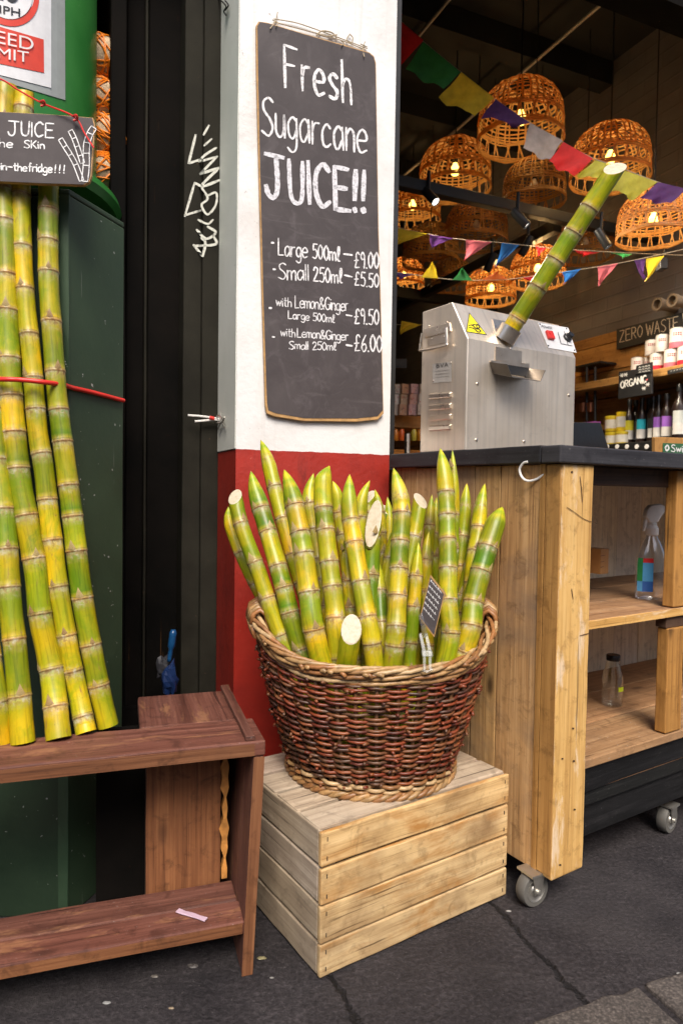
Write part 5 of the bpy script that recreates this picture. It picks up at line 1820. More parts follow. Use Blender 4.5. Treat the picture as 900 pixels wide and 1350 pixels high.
def lab(k0, k1, j0, j1, col, push=0):
    q = []
    for j in range(j0, j1 + 1):
        for k in range(k0, k1 + 1):
            q.append(tmp[j * n + k % n] + (tmp[j * n + k % n] - sbp - Z * lp[j][1]).normalized() * push)
    w_ = k1 - k0 + 1
    s.add(q, [[j * w_ + k, j * w_ + k + 1, (j + 1) * w_ + k + 1, (j + 1) * w_ + k] for j in range(j1 - j0) for k in range(w_ - 1)], col, smooth=True)
lab(15, 20, 0, 2, (.10, .38, .70)); lab(17, 20, 2, 3, (.62, .03, .03)); lab(15, 17, 2, 3, (.03, .25, .08)); lab(15, 17, 1, 2, (.03, .24, .07), .0006)
lab(17, 20, 0, 1, (.04, .14, .45), .0006)
s.build('bottle_label', M['gloss'], spb)
s = MB()
nk = sbp + Z * .172
s.lathe(nk, [(.017, 0), (.017, .022), (.012, .026), (.012, .036)], 20)
s.prism([nk + cr_ * a + Z * b for a, b in ((-.024, .050), (-.020, .072), (-.010, .083), (.020, .086), (.030, .080), (.031, .066), (.024, .055), (.012, .036), (-.012, .034))], V((-cr_.y, cr_.x, 0)) * .020)
for p in s.v[-18:]:
    p -= V((-cr_.y, cr_.x, 0)) * .010
s.prism([nk + cr_ * a + Z * b + V((-cr_.y, cr_.x, 0)) * -.005 for a, b in ((-.020, .052), (-.012, .050), (-.014, .034), (-.022, .012), (-.029, .010), (-.026, .024), (-.025, .038))], V((-cr_.y, cr_.x, 0)) * .010)
s.build('trigger_head', M['white_metal'], spb, bevel=.004)
gbp = GZ(806, 929, SH2)
gb = thing('glass_bottle', gbp, 'small empty glass bottle with black cap on the lower counter shelf', 'bottle')
s = MB()
s.lathe(gbp, [(.026, 0), (.0285, .004), (.0285, .078), (.025, .096), (.019, .116), (.0170, .124), (.0175, .131)], 28, cap=False)
s.lathe(gbp, [(.001, .004), (.0265, .006), (.0270, .078), (.0235, .096), (.0175, .116), (.0155, .131)], 28, cap=False)
s.add([gbp + V((math.cos(2 * PI * k / 28), math.sin(2 * PI * k / 28), 0)) * .026 for k in range(28)], [list(range(28))[::-1]])
s.build('bottle_body', M['glass'], gb)
s = MB(); s.lathe(gbp + Z * .128, [(.0185, 0), (.019, .002), (.019, .014), (.0175, .016), (.001, .016)], 28)
s.build('cap', M['knob'], gb)
s = MB()
for k in range(6):
    a0, a1 = R(-80 + k * 7), R(-80 + (k + 1) * 7)
    s.add([gbp + V((math.cos(a) * .0300, math.sin(a) * .0300, z)) for a, z in ((a0, .045), (a1, .045), (a1, .058), (a0, .058))], [[0, 1, 2, 3]], (.70, .85, .02))
s.build('sticker', M['gloss'], gb)
s = MB()
q0 = GZ(793, 781, SH1)
q0 = P(790, 757, 1.93)
s.board(q0 + Z * 0, Z * .072, U * .035 + V((0, 0, 0)), W_ * .05, 1, tint=(.62, .30, .10))
s.board(q0 + U * .0352, Z * .072, U * .0012, W_ * .05, 1, tint=(.25, .03, .02))
s.board(q0 + U * .0 - W_ * .0016, Z * .072, U * .036, W_ * .0015, 1, tint=(.40, .20, .07))
strokes2d(s, [[(791, 733), (797, 732)], [(791, 741), (796, 740)], [(791, 748), (795, 747)]], onplane(q0 - W_ * .003, -W_), .8, (.12, .03, .02))
tag(s.build('carton', M['paint'], bevel=.001), 'small brown carton with dark red side at the back of the upper counter shelf', 'carton')

# ------------------------------------------------------------------ lamps inside the shop
LR, LH = .20, .27
lm0 = thing('basket_lamp', (0, 0, 0), '', 'lamp', 'woven basket lamps hanging from the ceiling')
rl = random.Random(17)
def lamp_r(t):
    """t = 0 at the rim, 1 at the crown"""
    return LR * (1 - .06 * t) * math.sqrt(max(0, 1 - max(0, (t - .35) / .65) ** 2.6)) * (1 if t > .0 else 1)
def strip(mb, pts, w, th, closed=False):
    m = len(pts)
    vs = []
    for i, p in enumerate(pts):
        t = (pts[(i + 1) % m] - pts[i - 1]) if closed else (pts[min(i + 1, m - 1)] - pts[max(i - 1, 0)])
        t.normalize()
        nn = V((p.x, p.y, max(0, p.z - .10) * 1.5)).normalized()
        bb = t.cross(nn).normalized()
        nn = bb.cross(t)
        vs += [p + bb * w / 2, p + nn * th, p - bb * w / 2, p - nn * th]
    fs = []
    for i in range(m if closed else m - 1):
        k = (i + 1) % m
        for j in range(4):
            fs.append([i * 4 + j, i * 4 + (j + 1) % 4, k * 4 + (j + 1) % 4, k * 4 + j])
    mb.add(vs, fs)
s = MB()
NR = 40
for k in range(NR):
    th = 2 * PI * k / NR + rl.uniform(-.03, .03)
    tw_ = rl.uniform(-.10, .10)
    pts = [V((math.cos(th + tw_ * t) * lamp_r(t), math.sin(th + tw_ * t) * lamp_r(t), LH * t)) for t in [.30 + .68 * j / 9 for j in range(10)]]
    strip(s, pts, rl.uniform(.007, .011), .0016)
for k in range(40):
    th = 2 * PI * k / 40; sl_ = rl.uniform(.04, .16) * (1 if k % 2 else -1)
    strip(s, [V((math.cos(th + sl_ * t * 3) * lamp_r(t), math.sin(th + sl_ * t * 3) * lamp_r(t), LH * t)) for t in (.02, .12, .22, .33)], rl.uniform(.006, .009), .0014)
for t, rr in [(.0, .006), (.03, .005), (.06, .004), (.29, .004), (.33, .006), (.37, .004)] + [(.42 + j * .066, .0042) for j in range(9)]:
    strip(s, [V((math.cos(2 * PI * k / 40) * lamp_r(t), math.sin(2 * PI * k / 40) * lamp_r(t), LH * t + .0025 * math.sin(k * .9 + t * 40) + rl.uniform(-.002, .002))) for k in range(40)], rr * 1.9, .0018 if rr < .0055 else .004, closed=True)
s.build('shade', M['bamboo'], lm0, auto=False, recalc=False)
s = MB()
s.lathe(V((0, 0, .075)), [(.004, 0), (.018, .006), (.026, .022), (.024, .040), (.014, .060), (.012, .068)], 16)
s.build('bulb', M['bulb'], lm0)
s = MB(); s.lathe(V((0, 0, .143)), [(.014, 0), (.016, .004), (.016, .045), (.006, .055)], 14)
s.build('lamp_holder', M['knob'], lm0)
s = MB(); s.tube([V((0, 0, .19)), V((0, 0, .8)), V((0, 0, 1.6))], .0035, 6)
s.build('cable', M['cable'], lm0)
pl_ = bpy.data.lights.new('lamp_light', 'POINT')
pl_.energy = 3.6
pl_.color = (1.0, .62, .25)
pl_.shadow_soft_size = .035
LAMPS = [  # centre x, rim y, width px, label
 (685, 200, 112, 'large glowing basket lamp behind the white and purple prayer flags'),
 (599, 261, 94, 'glowing basket lamp just left of and below the largest lamp'),
 (803, 248, 102, 'basket lamp lit yellow right behind the tip of the cane in the press'),
 (543, 300, 74, 'basket lamp half hidden by the white pillar edge with its bulb showing'),
 (703, 276, 82, 'unlit looking basket lamp behind the track beam under the white prayer flag'),
 (860, 325, 92, 'basket lamp at the right edge under the purple prayer flag'),
 (627, 330, 82, 'dim basket lamp behind the pink and blue pennants'),
 (646, 405, 66, 'low glowing basket lamp just above the juice press'),
 (708, 382, 72, 'basket lamp behind the red pennants beside the leaning cane'),
 (567, 355, 74, 'dim basket lamp above the yellow pennant near the pillar'),
 (532, 384, 54, 'small far basket lamp beside the pillar under the pennants'),
 (770, 348, 74, 'dim basket lamp behind the upper part of the leaning cane'),
 (595, 386, 56, 'far basket lamp seen under the green and orange pennants'),
]
SC = {(803, 248): .9, (703, 276): .78, (860, 325): .75, (627, 330): .85, (646, 405): .75, (708, 382): .75, (532, 384): .75, (770, 348): .75, (595, 386): .7, (567, 355): .9}
def copy_tree(o, parent=None):
    c = o.copy(); COL.objects.link(c)
    if parent: c.parent = parent
    for ch in list(o.children):
        copy_tree(ch, c)
    return c
dark_bulb = [c for c in lm0.children if c.name.startswith('bulb')][0].data.copy()
dark_bulb.materials[0] = plain('unlit_bulb', (.55, .48, .38), .25)
bpy.context.view_layer.update()
lcop = [lm0] + [copy_tree(lm0) for _ in LAMPS[1:]]
for o, (x, y, wd, lb) in zip(lcop, LAMPS):
    sc_ = SC[(x, y)] if (x, y) in SC else 1
    d = 2 * LR * sc_ * F / wd
    o.scale = (sc_, sc_, sc_)
    p = P(x, y - wd * .12, d)
    o.location = p
    o.rotation_euler.z = rl.uniform(0, 6)
    o['label'] = lb
    top = (CZ - p.z) / sc_
    for ch in o.children:
        if ch.name.startswith('cable'):
            ch.data = ch.data.copy()
            for v in ch.data.vertices:
                v.co.z = .19 if v.co.z < .3 else (min(v.co.z, top) if v.co.z < 1 else top)
    if LAMPS.index((x, y, wd, lb)) in (4, 6, 9, 11, 12):
        for ch in o.children:
            if ch.name.startswith('bulb'):
                ch.data = dark_bulb
        continue
    lo = bpy.data.objects.new('lamp_light', pl_)
    COL.objects.link(lo)
    lo.location = p + Z * .10

# ------------------------------------------------------------------ ceiling conduits, track and spots
def pipe(name, p, q, r, mat, label, cat, group=None):
    s = MB(); s.tube([p, q], r, 10)
    return tag(s.build(name, mat), label, cat, group)
def on_ceiling(x, y, z):
    return GZ(x, y, z)
CG = 'thin grey conduits across the ceiling'
for (x0, y0), lb, zz in (((775, 20), 'thin grey ceiling conduit running behind the largest basket lamp', CZ - .16),
                         ((589, 2), 'thin grey ceiling conduit nearest the white pillar', CZ - .16),
                         ((898, 75), 'thin grey ceiling conduit at the right above the far lamps', CZ - .16)):
    p = on_ceiling(x0, y0, zz)
    pipe('conduit', p - B * 1.2, p + B * 4.0, .009, M['galv'], lb, 'conduit', CG)
def box_beam(name, p, q, wd, h, mat, label, cat):
    s = MB()
    d = q - p
    sd_ = V((-d.y, d.x, 0)).normalized()
    s.board(p - sd_ * wd / 2 - Z * h, d, sd_ * wd, Z * h, 1, tint=(1, 1, 1))
    return tag(s.build(name, mat, bevel=.003), label, cat)
tp = P(549, 240, 3.0)
tz = tp.z
rp = sf(0, 0)
pa = GZ(549, 238, tz)
box_beam('lighting_track', pa - A * 1.2, pa + A * 2.0, .045, .05, M['blackmetal'], 'black lighting track crossing in front of the basket lamps', 'lighting track')
pb = GZ(735, 289, tz - .002)
box_beam('roof_beam', pb, pb + B * 3.2, .05, .06, M['blackmetal'], 'black beam running back from the lighting track into the shop', 'beam')
pc = GZ(560, 384, tz - .01)
box_beam('rear_track', pc - A * 1.5, pc + A * 2.6, .05, .07, M['blackmetal'], 'far black beam low behind the basket lamps', 'beam')
SGp = 'small black spotlights fixed to the lighting track'
def spot(x, y, d, dirv, lb, lit=True):
    p = P(x, y, d); dv = V(dirv).normalized()
    t = thing('spotlight', p, lb, 'spotlight', SGp)
    s = MB(); s.lathe(p, [(.018, -.09), (.020, -.08), (.020, 0), (.018, .003), (.018, -.008), (.001, -.008)], 18, dv)
    s.tube([p - dv * .06, p - dv * .06 + Z * .10], .008, 8)
    s.build('housing', M['blackmetal'], t)
    s = MB(); s.lathe(p - dv * .006, [(.001, 0), (.0175, 0), (.0175, .002), (.001, .002)], 18, dv)
    s.build('lens', M['spotface'] if lit else M['knob'], t)
    if lit:
        sp_ = bpy.data.lights.new('spot_light', 'SPOT')
        sp_.energy = 16; sp_.color = (1, .86, .66); sp_.spot_size = R(125); sp_.spot_blend = .9; sp_.shadow_soft_size = .03
        so = bpy.data.objects.new('spot_light', sp_); COL.objects.link(so)
        so.location = p + dv * .02
        so.rotation_euler = (-dv).to_track_quat('Z', 'Y').to_euler()
spot(574, 266, 2.95, (.45, -.45, -.7), 'lit spotlight hanging from the track nearest the pillar')
spot(694, 297, 2.95, (.62, -.12, -.7), 'lit spotlight hanging from the middle of the track')
spot(801, 325, 3.0, (.45, -.10, -.75), 'lit spotlight right of the leaning cane')
spot(687, 335, 3.3, (-.4, .2, -.8), 'black spotlight turned away above the red pennant', False)
spot(641, 357, 3.4, (-.3, .3, -.8), 'black spotlight turned away above the low glowing lamp', False)
s = MB(); s.prism([P(870, 339, 3.0), P(880, 339, 3.0), P(880, 354, 3.0), P(870, 354, 3.0)], V((0, .05, 0)))
s.tube([P(875, 340, 3.02), P(875, 322, 3.02)], .006, 6)
tag(s.build('sensor_box', M['blackmetal'], bevel=.003), 'small black square box hanging at the right end of the track', 'sensor')

# ------------------------------------------------------------------ pennants and prayer flags
FC = {'yel': (.62, .45, .02), 'pur': (.085, .03, .14), 'pink': (.55, .13, .16), 'blue': (.025, .14, .42), 'red': (.50, .02, .02), 'grn': (.03, .19, .05), 'org': (.60, .13, .015), 'wht': (.33, .29, .28), 'olv': (.42, .40, .05)}
def flag(mb, q, d, col, seed, amp=.012):
    qq = [P(x, y, d + (dd or 0)) for x, y, dd in [(a + (0,))[:3] if len(a) == 2 else a for a in q]]
    n = 8
    vs = []
    tri = len(qq) == 3
    for j in range(n + 1):
        for i in range(n + 1):
            u, v = i / n, j / n
            if tri:
                p = qq[0].lerp(qq[1], u).lerp(qq[2], v)
            else:
                p = qq[0].lerp(qq[1], u).lerp(qq[3].lerp(qq[2], u), v)
            p = p + V((0, 1, 0)) * (amp * v * (math.sin(u * 7 + seed) + .6 * math.sin(u * 13 + v * 5 + seed * 2))) + V((1, 0, 0)) * (amp * .3 * v * math.sin(v * 6 + seed))
            vs.append(p)
    fs = [[j * (n + 1) + i, j * (n + 1) + i + 1, (j + 1) * (n + 1) + i + 1, (j + 1) * (n + 1) + i] for j in range(n) for i in range(n)]
    mb.add(vs, fs, FC[col], 0, None, True)
def garland(name, label, cat, strings, flags, d, rs=.0016):
    t = thing(name, P(*strings[0], d), label, cat)
    s = MB(); s.tube(catmull([P(x, y, d) for x, y in strings], 8), rs, 6)
    s.build('string', M['twine'], t)
    for i, (col, q) in enumerate(flags):
        s = MB(); flag(s, q, d - .004, col, i * 1.7 + len(flags))
        f = s.build('flag', M['cloth'], t, auto=False, recalc=False)
garland('prayer_flags', 'line of faded square prayer flags sagging across the shop opening', 'prayer flags',
        [(505, 5), (522, 22), (557, 54), (607, 95), (651, 130), (698, 162), (740, 187), (782, 209), (812, 219), (866, 240), (905, 250), (960, 262)],
        [('red', [(519, 20), (558, 53), (522, 93), (512, 90)]), ('grn', [(558, 55), (607, 95), (585, 118), (535, 92)]), ('yel', [(608, 95), (651, 129), (626, 153), (578, 130)]),
         ('pur', [(653, 131), (698, 162), (679, 166), (634, 153)]), ('wht', [(698, 162), (741, 185), (723, 212), (688, 196)]), ('red', [(742, 187), (781, 209), (757, 233), (723, 213)]),
         ('olv', [(784, 211), (806, 218), (790, 236), (760, 232)]), ('olv', [(812, 221), (866, 240), (834, 263), (806, 250)]), ('pur', [(867, 240), (905, 249), (882, 269), (842, 262)])], 2.55)
garland('pennant_string', 'upper string of small coloured triangular pennants across the shop', 'bunting',
        [(505, 296), (540, 304), (600, 315), (660, 320), (735, 328), (800, 332), (880, 336), (960, 338)],
        [('yel', [(524, 301), (563, 308), (520, 323)]), ('pur', [(566, 309), (597, 314), (568, 326)]), ('pink', [(614, 316), (648, 319), (612, 343)]), ('blue', [(661, 320), (684, 323), (654, 351)]),
         ('red', [(706, 325), (720, 327), (710, 336)]), ('red', [(757, 330), (790, 333), (768, 337)]), ('grn', [(803, 333), (833, 335), (822, 340)])], 2.9)
garland('pennant_string', 'lower string of small coloured pennants above the juice press', 'bunting',
        [(505, 357), (560, 364), (600, 369), (660, 369), (710, 363), (767, 355), (810, 348), (850, 340), (930, 322)],
        [('pur', [(520, 359), (545, 362), (526, 368)]), ('yel', [(555, 366), (577, 367), (570, 345)]), ('grn', [(596, 369), (623, 370), (610, 353)]), ('org', [(634, 369), (668, 368), (655, 357)]), ('red', [(688, 366), (712, 363), (698, 372)]),
         ('blue', [(740, 359), (766, 354), (744, 374)]), ('pink', [(787, 352), (814, 347), (790, 376)]), ('pur', [(835, 343), (850, 341), (848, 367)]), ('yel', [(851, 341), (875, 337), (851, 370)])], 2.8)
garland('pennant_string', 'pale string with one yellow pennant beside the juice press', 'bunting',
        [(500, 428), (528, 428), (560, 428), (600, 427)], [('yel', [(529, 423), (555, 428), (527, 440)])], 3.4)

# ------------------------------------------------------------------ side wall: shelves, signs, cans, bottles
def wp(px, off, z):
    """point standing off metres in front of the side wall, in photo column px at height z"""
    base = WP - A * (.024 + off)
    q = V((base.x, base.y, 0))
    p = q
    for _ in range(6):
        rx = ray(px, 650)
        kx = px
        # correct the column for camera roll
        p = col_on_line(kx, q, B)
        p.z = z
        dd = p - CAMP
        xx = 450 + F * dd.dot(RX) / dd.dot(fwd)
        kx = px - (xx - px)
        p = col_on_line(kx, q, B); p.z = z
        break
    return p
def wz(px, py, off):
    return PL(px, py, WP - A * (.024 + off), A)
zs1 = wz(860, 492, .10).z
zs2 = wz(860, 583, .12).z
sh = thing('wall_shelf', wp(860, .1, zs1), 'amber wooden wall shelf holding red and white cans', 'shelf')
a_, b_ = wp(740, 0, zs1), wp(990, 0, zs1)
s = MB(); s.board(V((a_.x, a_.y, zs1 - .042)), (b_ - a_), -A * .19, Z * .04, 4, .001); s.build('shelf_board', M['cladding'], sh, bevel=.004)
sh2 = thing('wall_shelf', wp(860, .1, zs2), 'dark lower wall shelf holding a row of dark bottles', 'shelf')
a_, b_ = wp(775, 0, zs2), wp(990, 0, zs2)
s = MB(); s.board(V((a_.x, a_.y, zs2 - .09)), (b_ - a_), -A * .22, Z * .088, 2, .001); s.build('shelf_board', M['plinth'], sh2, bevel=.003)
s = MB()
for k in range(8):
    x = 800 + k * 13
    s.lathe(wz(x, 588, .226) - Z * .003, [(.012, 0), (.012, .003)], 10, -A)
s.build('tap_label', M['white_metal'], sh2)
s = MB(); s.board(wp(745, 0, zs1 - .26), (wp(808, 0, 0) - wp(745, 0, 0)), -A * .17, Z * .03, 2)
tag(s.build('wall_shelf', M['cladding'], bevel=.003), 'short amber shelf bracketed left of the organic sign', 'shelf')
s = MB(); s.tube([wp(752, .06, zs1 - .16), wp(826, .06, zs1 - .16)], .035, 12)
# signs
def wsign(name, label, cat, out, off, th, strokes, edge=M['black']):
    t = thing(name, wz(*out[0], off), label, cat)
    f0 = lambda o_: onplane(WP - A * (.024 + off), -A, o_)
    s = MB(); s.prism([f0(0)(x, y) for x, y in out], A * th); s.build('board', edge, t, bevel=.001)
    s = MB(); strokes(s, f0(.0015)); s.build('chalk_lettering', M['pen'], t)
    return t
rz = random.Random(31)
def zero(s, f):
    lettering(s, 'ZERO', 816, 451, 846, 443.5, 0, -15, f, 1.2, (.55, .46, .36), .16, rz)
    lettering(s, 'WASTE', 851, 443, 893, 432.5, 0, -16, f, 1.2, (.58, .49, .38), .12, rz)
    lettering(s, 'WORLD', 899, 430, 950, 417, 0, -17, f, 1.2, (.58, .49, .38), .12, rz) if 'D' in GL else lettering(s, 'W', 899, 430, 911, 427, 0, -17, f, 1.2, (.58, .49, .38), .12, rz)
wsign('zero_waste_sign', 'long black board with chalk lettering zero waste on the side wall', 'chalk sign', [(812, 434), (960, 396), (960, 423), (812, 461)], .02, .02, zero)
def organic(s, f):
    lettering(s, 'ORGANIC', 817.5, 512, 851, 503.5, 0, -9, f, 1.5, (.72, .72, .70), .12, rz)
    for x, y in ((819, 495), (824, 494), (848, 512), (853, 507), (847, 504)):
        strokes2d(s, [[(x - 2.5, y), (x + 2.5, y - .5)], [(x - 1.5, y + 2), (x + 1.5, y - 2.5)], [(x - 1.5, y - 2), (x + 1.5, y + 2)]], f, 1.0, (.7, .7, .68))
    strokes2d(s, [[(851, 501), (853, 500)]], f, 2.0, (.55, .10, .10))
wsign('organic_sign', 'small black chalk sign reading organic with white stars', 'chalk sign', [(815, 490), (858, 484), (858, 519), (814, 526)], .24, .012, organic)
def scrib(s, f):
    for k in range(3):
        strokes2d(s, [[(841 + j * 4, 485 + k * 3.2 - j * .7), (843 + j * 4, 483.5 + k * 3.2 - j * .7), (844 + j * 4, 485 + k * 3.2 - j * .7)] for j in range(4)], f, .7, (.5, .5, .48))
wsign('can_price_sign', 'tiny black price card leaning before the cans above the organic sign', 'price sign', [(838, 482), (859, 477), (859, 490), (836, 494)], .245, .006, scrib)
wsign('shelf_price_strip', 'thin black price strip on the front of the can shelf', 'price sign', [(879, 488), (960, 471), (960, 478), (879, 494)], .215, .006, lambda s, f: strokes2d(s, [[(883 + j * 4, 490 - j * .9), (885 + j * 4, 488.5 - j * .9)] for j in range(5)], f, .8, (.45, .45, .43)))
# cans
def can(px, off, z, r, h, band, lb, group='cans on the wall shelf'):
    c = wp(px, off, z)
    t = thing('can', c, lb, 'can', group)
    s = MB()
    w = (.66, .62, .58)
    s.lathe(c, [(r * .97, 0), (r, .003), (r, h * .30), (r, h * .301), (r, h * .985), (r * .96, h)], 22, cols=[band, band, band, w, w, w])
    for k in range(4):
        ang = math.atan2(-c.y, -c.x)
        a0, a1 = ang - .55 + k * .28, ang - .36 + k * .28
        for zz in (.62, .72):
            s.add([c + V((math.cos(a) * (r + .0008), math.sin(a) * (r + .0008), h * q)) for a, q in ((a0, zz), (a1, zz), (a1, zz + .06), (a0, zz + .06))], [[0, 1, 2, 3]], (.35, .05, .06))
    s.build('label_sleeve', M['gloss'], t)
    s = MB(); s.lathe(c + Z * h, [(r * .96, 0), (r * .97, .004), (r * .9, .004), (r * .88, .001), (.001, .001)], 22)
    s.build('lid', M['zinc'], t)
RDB, PKB, MG = (.55, .03, .05), (.62, .16, .20), (.45, .02, .14)
hz = .085
can(839, .12, zs1 + .001, .031, hz, MG, 'white can at the left end of the can shelf')
can(851, .07, zs1 + .001, .031, hz, MG, 'white can with magenta foot second on the can shelf')
can(865, .12, zs1 + .001, .034, hz, RDB, 'white can with red foot behind the price card')
can(884, .12, zs1 + .001, .034, hz * 1.05, PKB, 'pink banded can in the lower row of the shelf')
can(902, .12, zs1 + .001, .034, hz * 1.05, RDB, 'red banded can at the right edge of the lower row')
can(858, .10, zs1 + hz + .006, .031, hz * .85, (.6, .55, .52), 'white can stacked on the left of the upper row')
can(872, .12, zs1 + hz + .006, .031, hz * .95, (.6, .55, .52), 'white can stacked second in the upper row')
can(892, .11, zs1 + hz * 1.05 + .006, .036, hz * 1.1, PKB, 'larger white can stacked at the right of the upper row')
# bottles
def bottle(px, off, col, lb, h=.235, r=.027, z=None, capc=(.02, .02, .02), glass=(.022, .012, .010)):
    z = zs2 + .001 if z is None else z
    c = wp(px, off, z)
    t = thing('bottle', c, lb, 'bottle', 'dark bottles on the lower wall shelf')
    s = MB()
    s.lathe(c, [(r * .96, 0), (r, .003), (r, h * .60), (r * .8, h * .68), (r * .42, h * .76), (r * .40, h * .88), (r * .45, h * .885)], 20, col=glass)
    s.build('bottle_glass', M['gloss'], t)
    s = MB(); s.lathe(c + Z * h * .87, [(r * .5, 0), (r * .5, h * .12), (r * .45, h * .13)], 16, col=capc)
    s.build('cap', M['gloss'], t)
    s = MB()
    ang = math.atan2(-c.y, -c.x)
    for j, (z0, z1, cc) in enumerate(((.10, .30, (.62, .60, .56)), (.30, .52, col))):
        m_ = 8
        vs = []
        for k in range(m_ + 1):
            a = ang + (k / m_ - .5) * 1.9
            vs += [c + V((math.cos(a) * (r + .0008), math.sin(a) * (r + .0008), h * z0)), c + V((math.cos(a) * (r + .0008), math.sin(a) * (r + .0008), h * z1))]
        s.add(vs, [[2 * k, 2 * k + 2, 2 * k + 3, 2 * k + 1] for k in range(m_)], cc, smooth=True)
    s.build('bottle_label', M['gloss'], t)
for px, off, col, lb in ((828, .10, (.62, .55, .04), 'dark bottle with yellow topped label at the left of the row'), (836, .05, (.55, .5, .45), 'dark bottle half hidden behind the yellow labelled one'),
                         (844, .10, (.03, .40, .50), 'dark bottle with turquoise topped label'), (853, .06, (.05, .05, .05), 'dark unlabelled looking bottle right of the turquoise one'),
                         (859, .10, (.03, .03, .03), 'dark bottle with plain label before the purple pair'), (866, .11, (.30, .12, .50), 'left one of the two purple labelled dark bottles'),
                         (877, .11, (.30, .12, .50), 'right one of the two purple labelled dark bottles'), (894, .12, (.55, .58, .55), 'taller dark bottle with white label at the right edge')):
    bottle(px, off, col, lb, h=.235 if px < 890 else .27, r=.026 if px < 890 else .034)
# yellow jars and boxes beside the laptop
def jar(px, z, r, h, col, lb, lid=(.62, .48, .03)):
    c = wp(px, .13, z)
    t = thing('jar', c, lb, 'jar', 'yellow jars at the left end of the bottle shelf')
    s = MB(); s.lathe(c, [(r * .95, 0), (r, .004), (r, h * .2), (r, h * .201), (r, h * .75), (r, h * .751), (r, h * .86)], 20, cols=[col, col, col, (.6, .57, .5), (.6, .57, .5), col, col])
    s.build('jar_body', M['gloss'], t)
    s = MB(); s.lathe(c + Z * h * .86, [(r * 1.03, 0), (r * 1.03, h * .13), (r * .9, h * .14)], 20, col=lid); s.build('lid', M['gloss'], t)
jar(806, zs2 + .07, .036, .085, (.55, .40, .03), 'yellow lidded jar with white label stacked above another jar')
jar(806, zs2 - .005, .036, .072, (.55, .40, .03), 'yellow jar under the stacked lidded jar')
jar(819, zs2 - .005, .034, .072, (.5, .36, .04), 'yellow jar beside the dark bottles')
jar(818, zs2 + .07, .026, .10, (.6, .42, .02), 'yellow squeeze jar standing on another jar', (.7, .5, .02))
for px, z, col, lb, cat in ((768, zs2 + .06, (.25, .50, .05), 'lime green packet beside the juice press', 'packet'), (779, zs2 + .07, (.16, .15, .50), 'blue and violet box above the laptop', 'box'), (791, zs2 + .07, (.40, .10, .42), 'magenta box above the laptop', 'box')):
    c = wp(px, .13, z)
    s = MB(); s.board(c, B * .055, -A * .05, Z * .062, 1, tint=col)
    s.board(c - A * .0502 + Z * .012 + B * .006, B * .042, -A * .001, Z * .026, 1, tint=tuple(min(1, x * 1.6 + .1) for x in col))
    tag(s.build('box', M['gloss'], bevel=.002), lb, cat)
s = MB(); s.board(wp(762, .0, zs2 - .03), wp(826, 0, 0) - wp(762, 0, 0), -A * .22, Z * .024, 2)
tag(s.build('wall_shelf', M['plinth'], bevel=.002), 'black shelf end carrying the jars and boxes', 'shelf')
# black bracket rack with two copper cups
s = MB()
s.board(wp(764, .0, wz(775, 483, .1).z), wp(812, 0, 0) - wp(764, 0, 0), -A * .12, Z * .012, 1)
for px in (773, 784):
    s.tube([wz(px, 484, .12), wz(px, 555, .12)], .008, 8)
rk = tag(s.build('wall_rack', M['blackmetal']), 'black metal bracket rack on the amber boards right of the press', 'rack')
s = MB()
cop = plain('copper', (.55, .22, .12), .3, .9)
for px in (768, 778):
    c = wp(px, .11, wz(px, 543, .11).z)
    s = MB(); s.lathe(c, [(.020, 0), (.024, .05), (.022, .05), (.018, .004)], 14, cap=False); s.build('cup', cop, rk)
# two pipe stubs high on the wall
for px, lb in ((866, 'left of two pale pipe stubs sticking out of the brick wall'), (886, 'right of two pale pipe stubs sticking out of the brick wall')):
    c = wz(px, 401 if px < 870 else 396, .10)
    s = MB(); s.lathe(c + A * .13, [(.028, 0), (.028, .11), (.033, .112), (.033, .135), (.023, .135), (.022, .10)], 18, -A)
    tag(s.build('pipe_stub', plain('pale_pipe', (.22, .165, .11), .6)), lb, 'pipe', 'pipe stubs on the brick wall')
# framed green notice on the counter
t = thing('framed_notice', P(880, 607, 1.75), 'small green notice in an amber frame standing on the worktop at the right edge', 'notice')
fnp = cf(.45, .26, 0)
f0 = lambda o_: onplane(fnp, -W_, o_)
s = MB(); s.prism([f0(0)(x, y) for x, y in ((863, 576), (960, 579), (960, 640), (863, 640))], W_ * .012); s.build('frame', M['post_side'], t, bevel=.002)
s = MB(); patch(s, ((873, 584), (960, 587), (960, 634), (873, 634)), f0(.0015), (.03, .11, .045), 2)
lettering(s, 'Swi', 884, 595, 899, 596, 0, -9, f0(.003), 1.4, (.65, .65, .62), .16, rz)
strokes2d(s, [[(876, 590), (879, 587), (881, 591), (878, 594), (876, 590)]], f0(.003), 1.8, (.65, .65, .62))
s.build('notice_face', M['paint'], t)
# laptop
lt = thing('laptop', P(785, 587, 1.8), 'black laptop screen standing open on the counter behind the press', 'laptop')
lpp = mf(MW + .045, .02, 0)
f1 = lambda o_: onplane(lpp, (-W_ + U * .1).normalized(), o_)
s = MB(); s.prism([f1(0)(x, y) for x, y in ((740, 556.5), (791, 557), (806, 604), (740, 604))], W_ * .009); s.build('screen', M['laptop'], lt, bevel=.002)
s = MB(); s.prism([f1(0)(x, y) for x, y in ((740, 605), (806, 605), (806, 608), (740, 608))], W_ * .2); s.build('keyboard', M['laptop'], lt, bevel=.002)

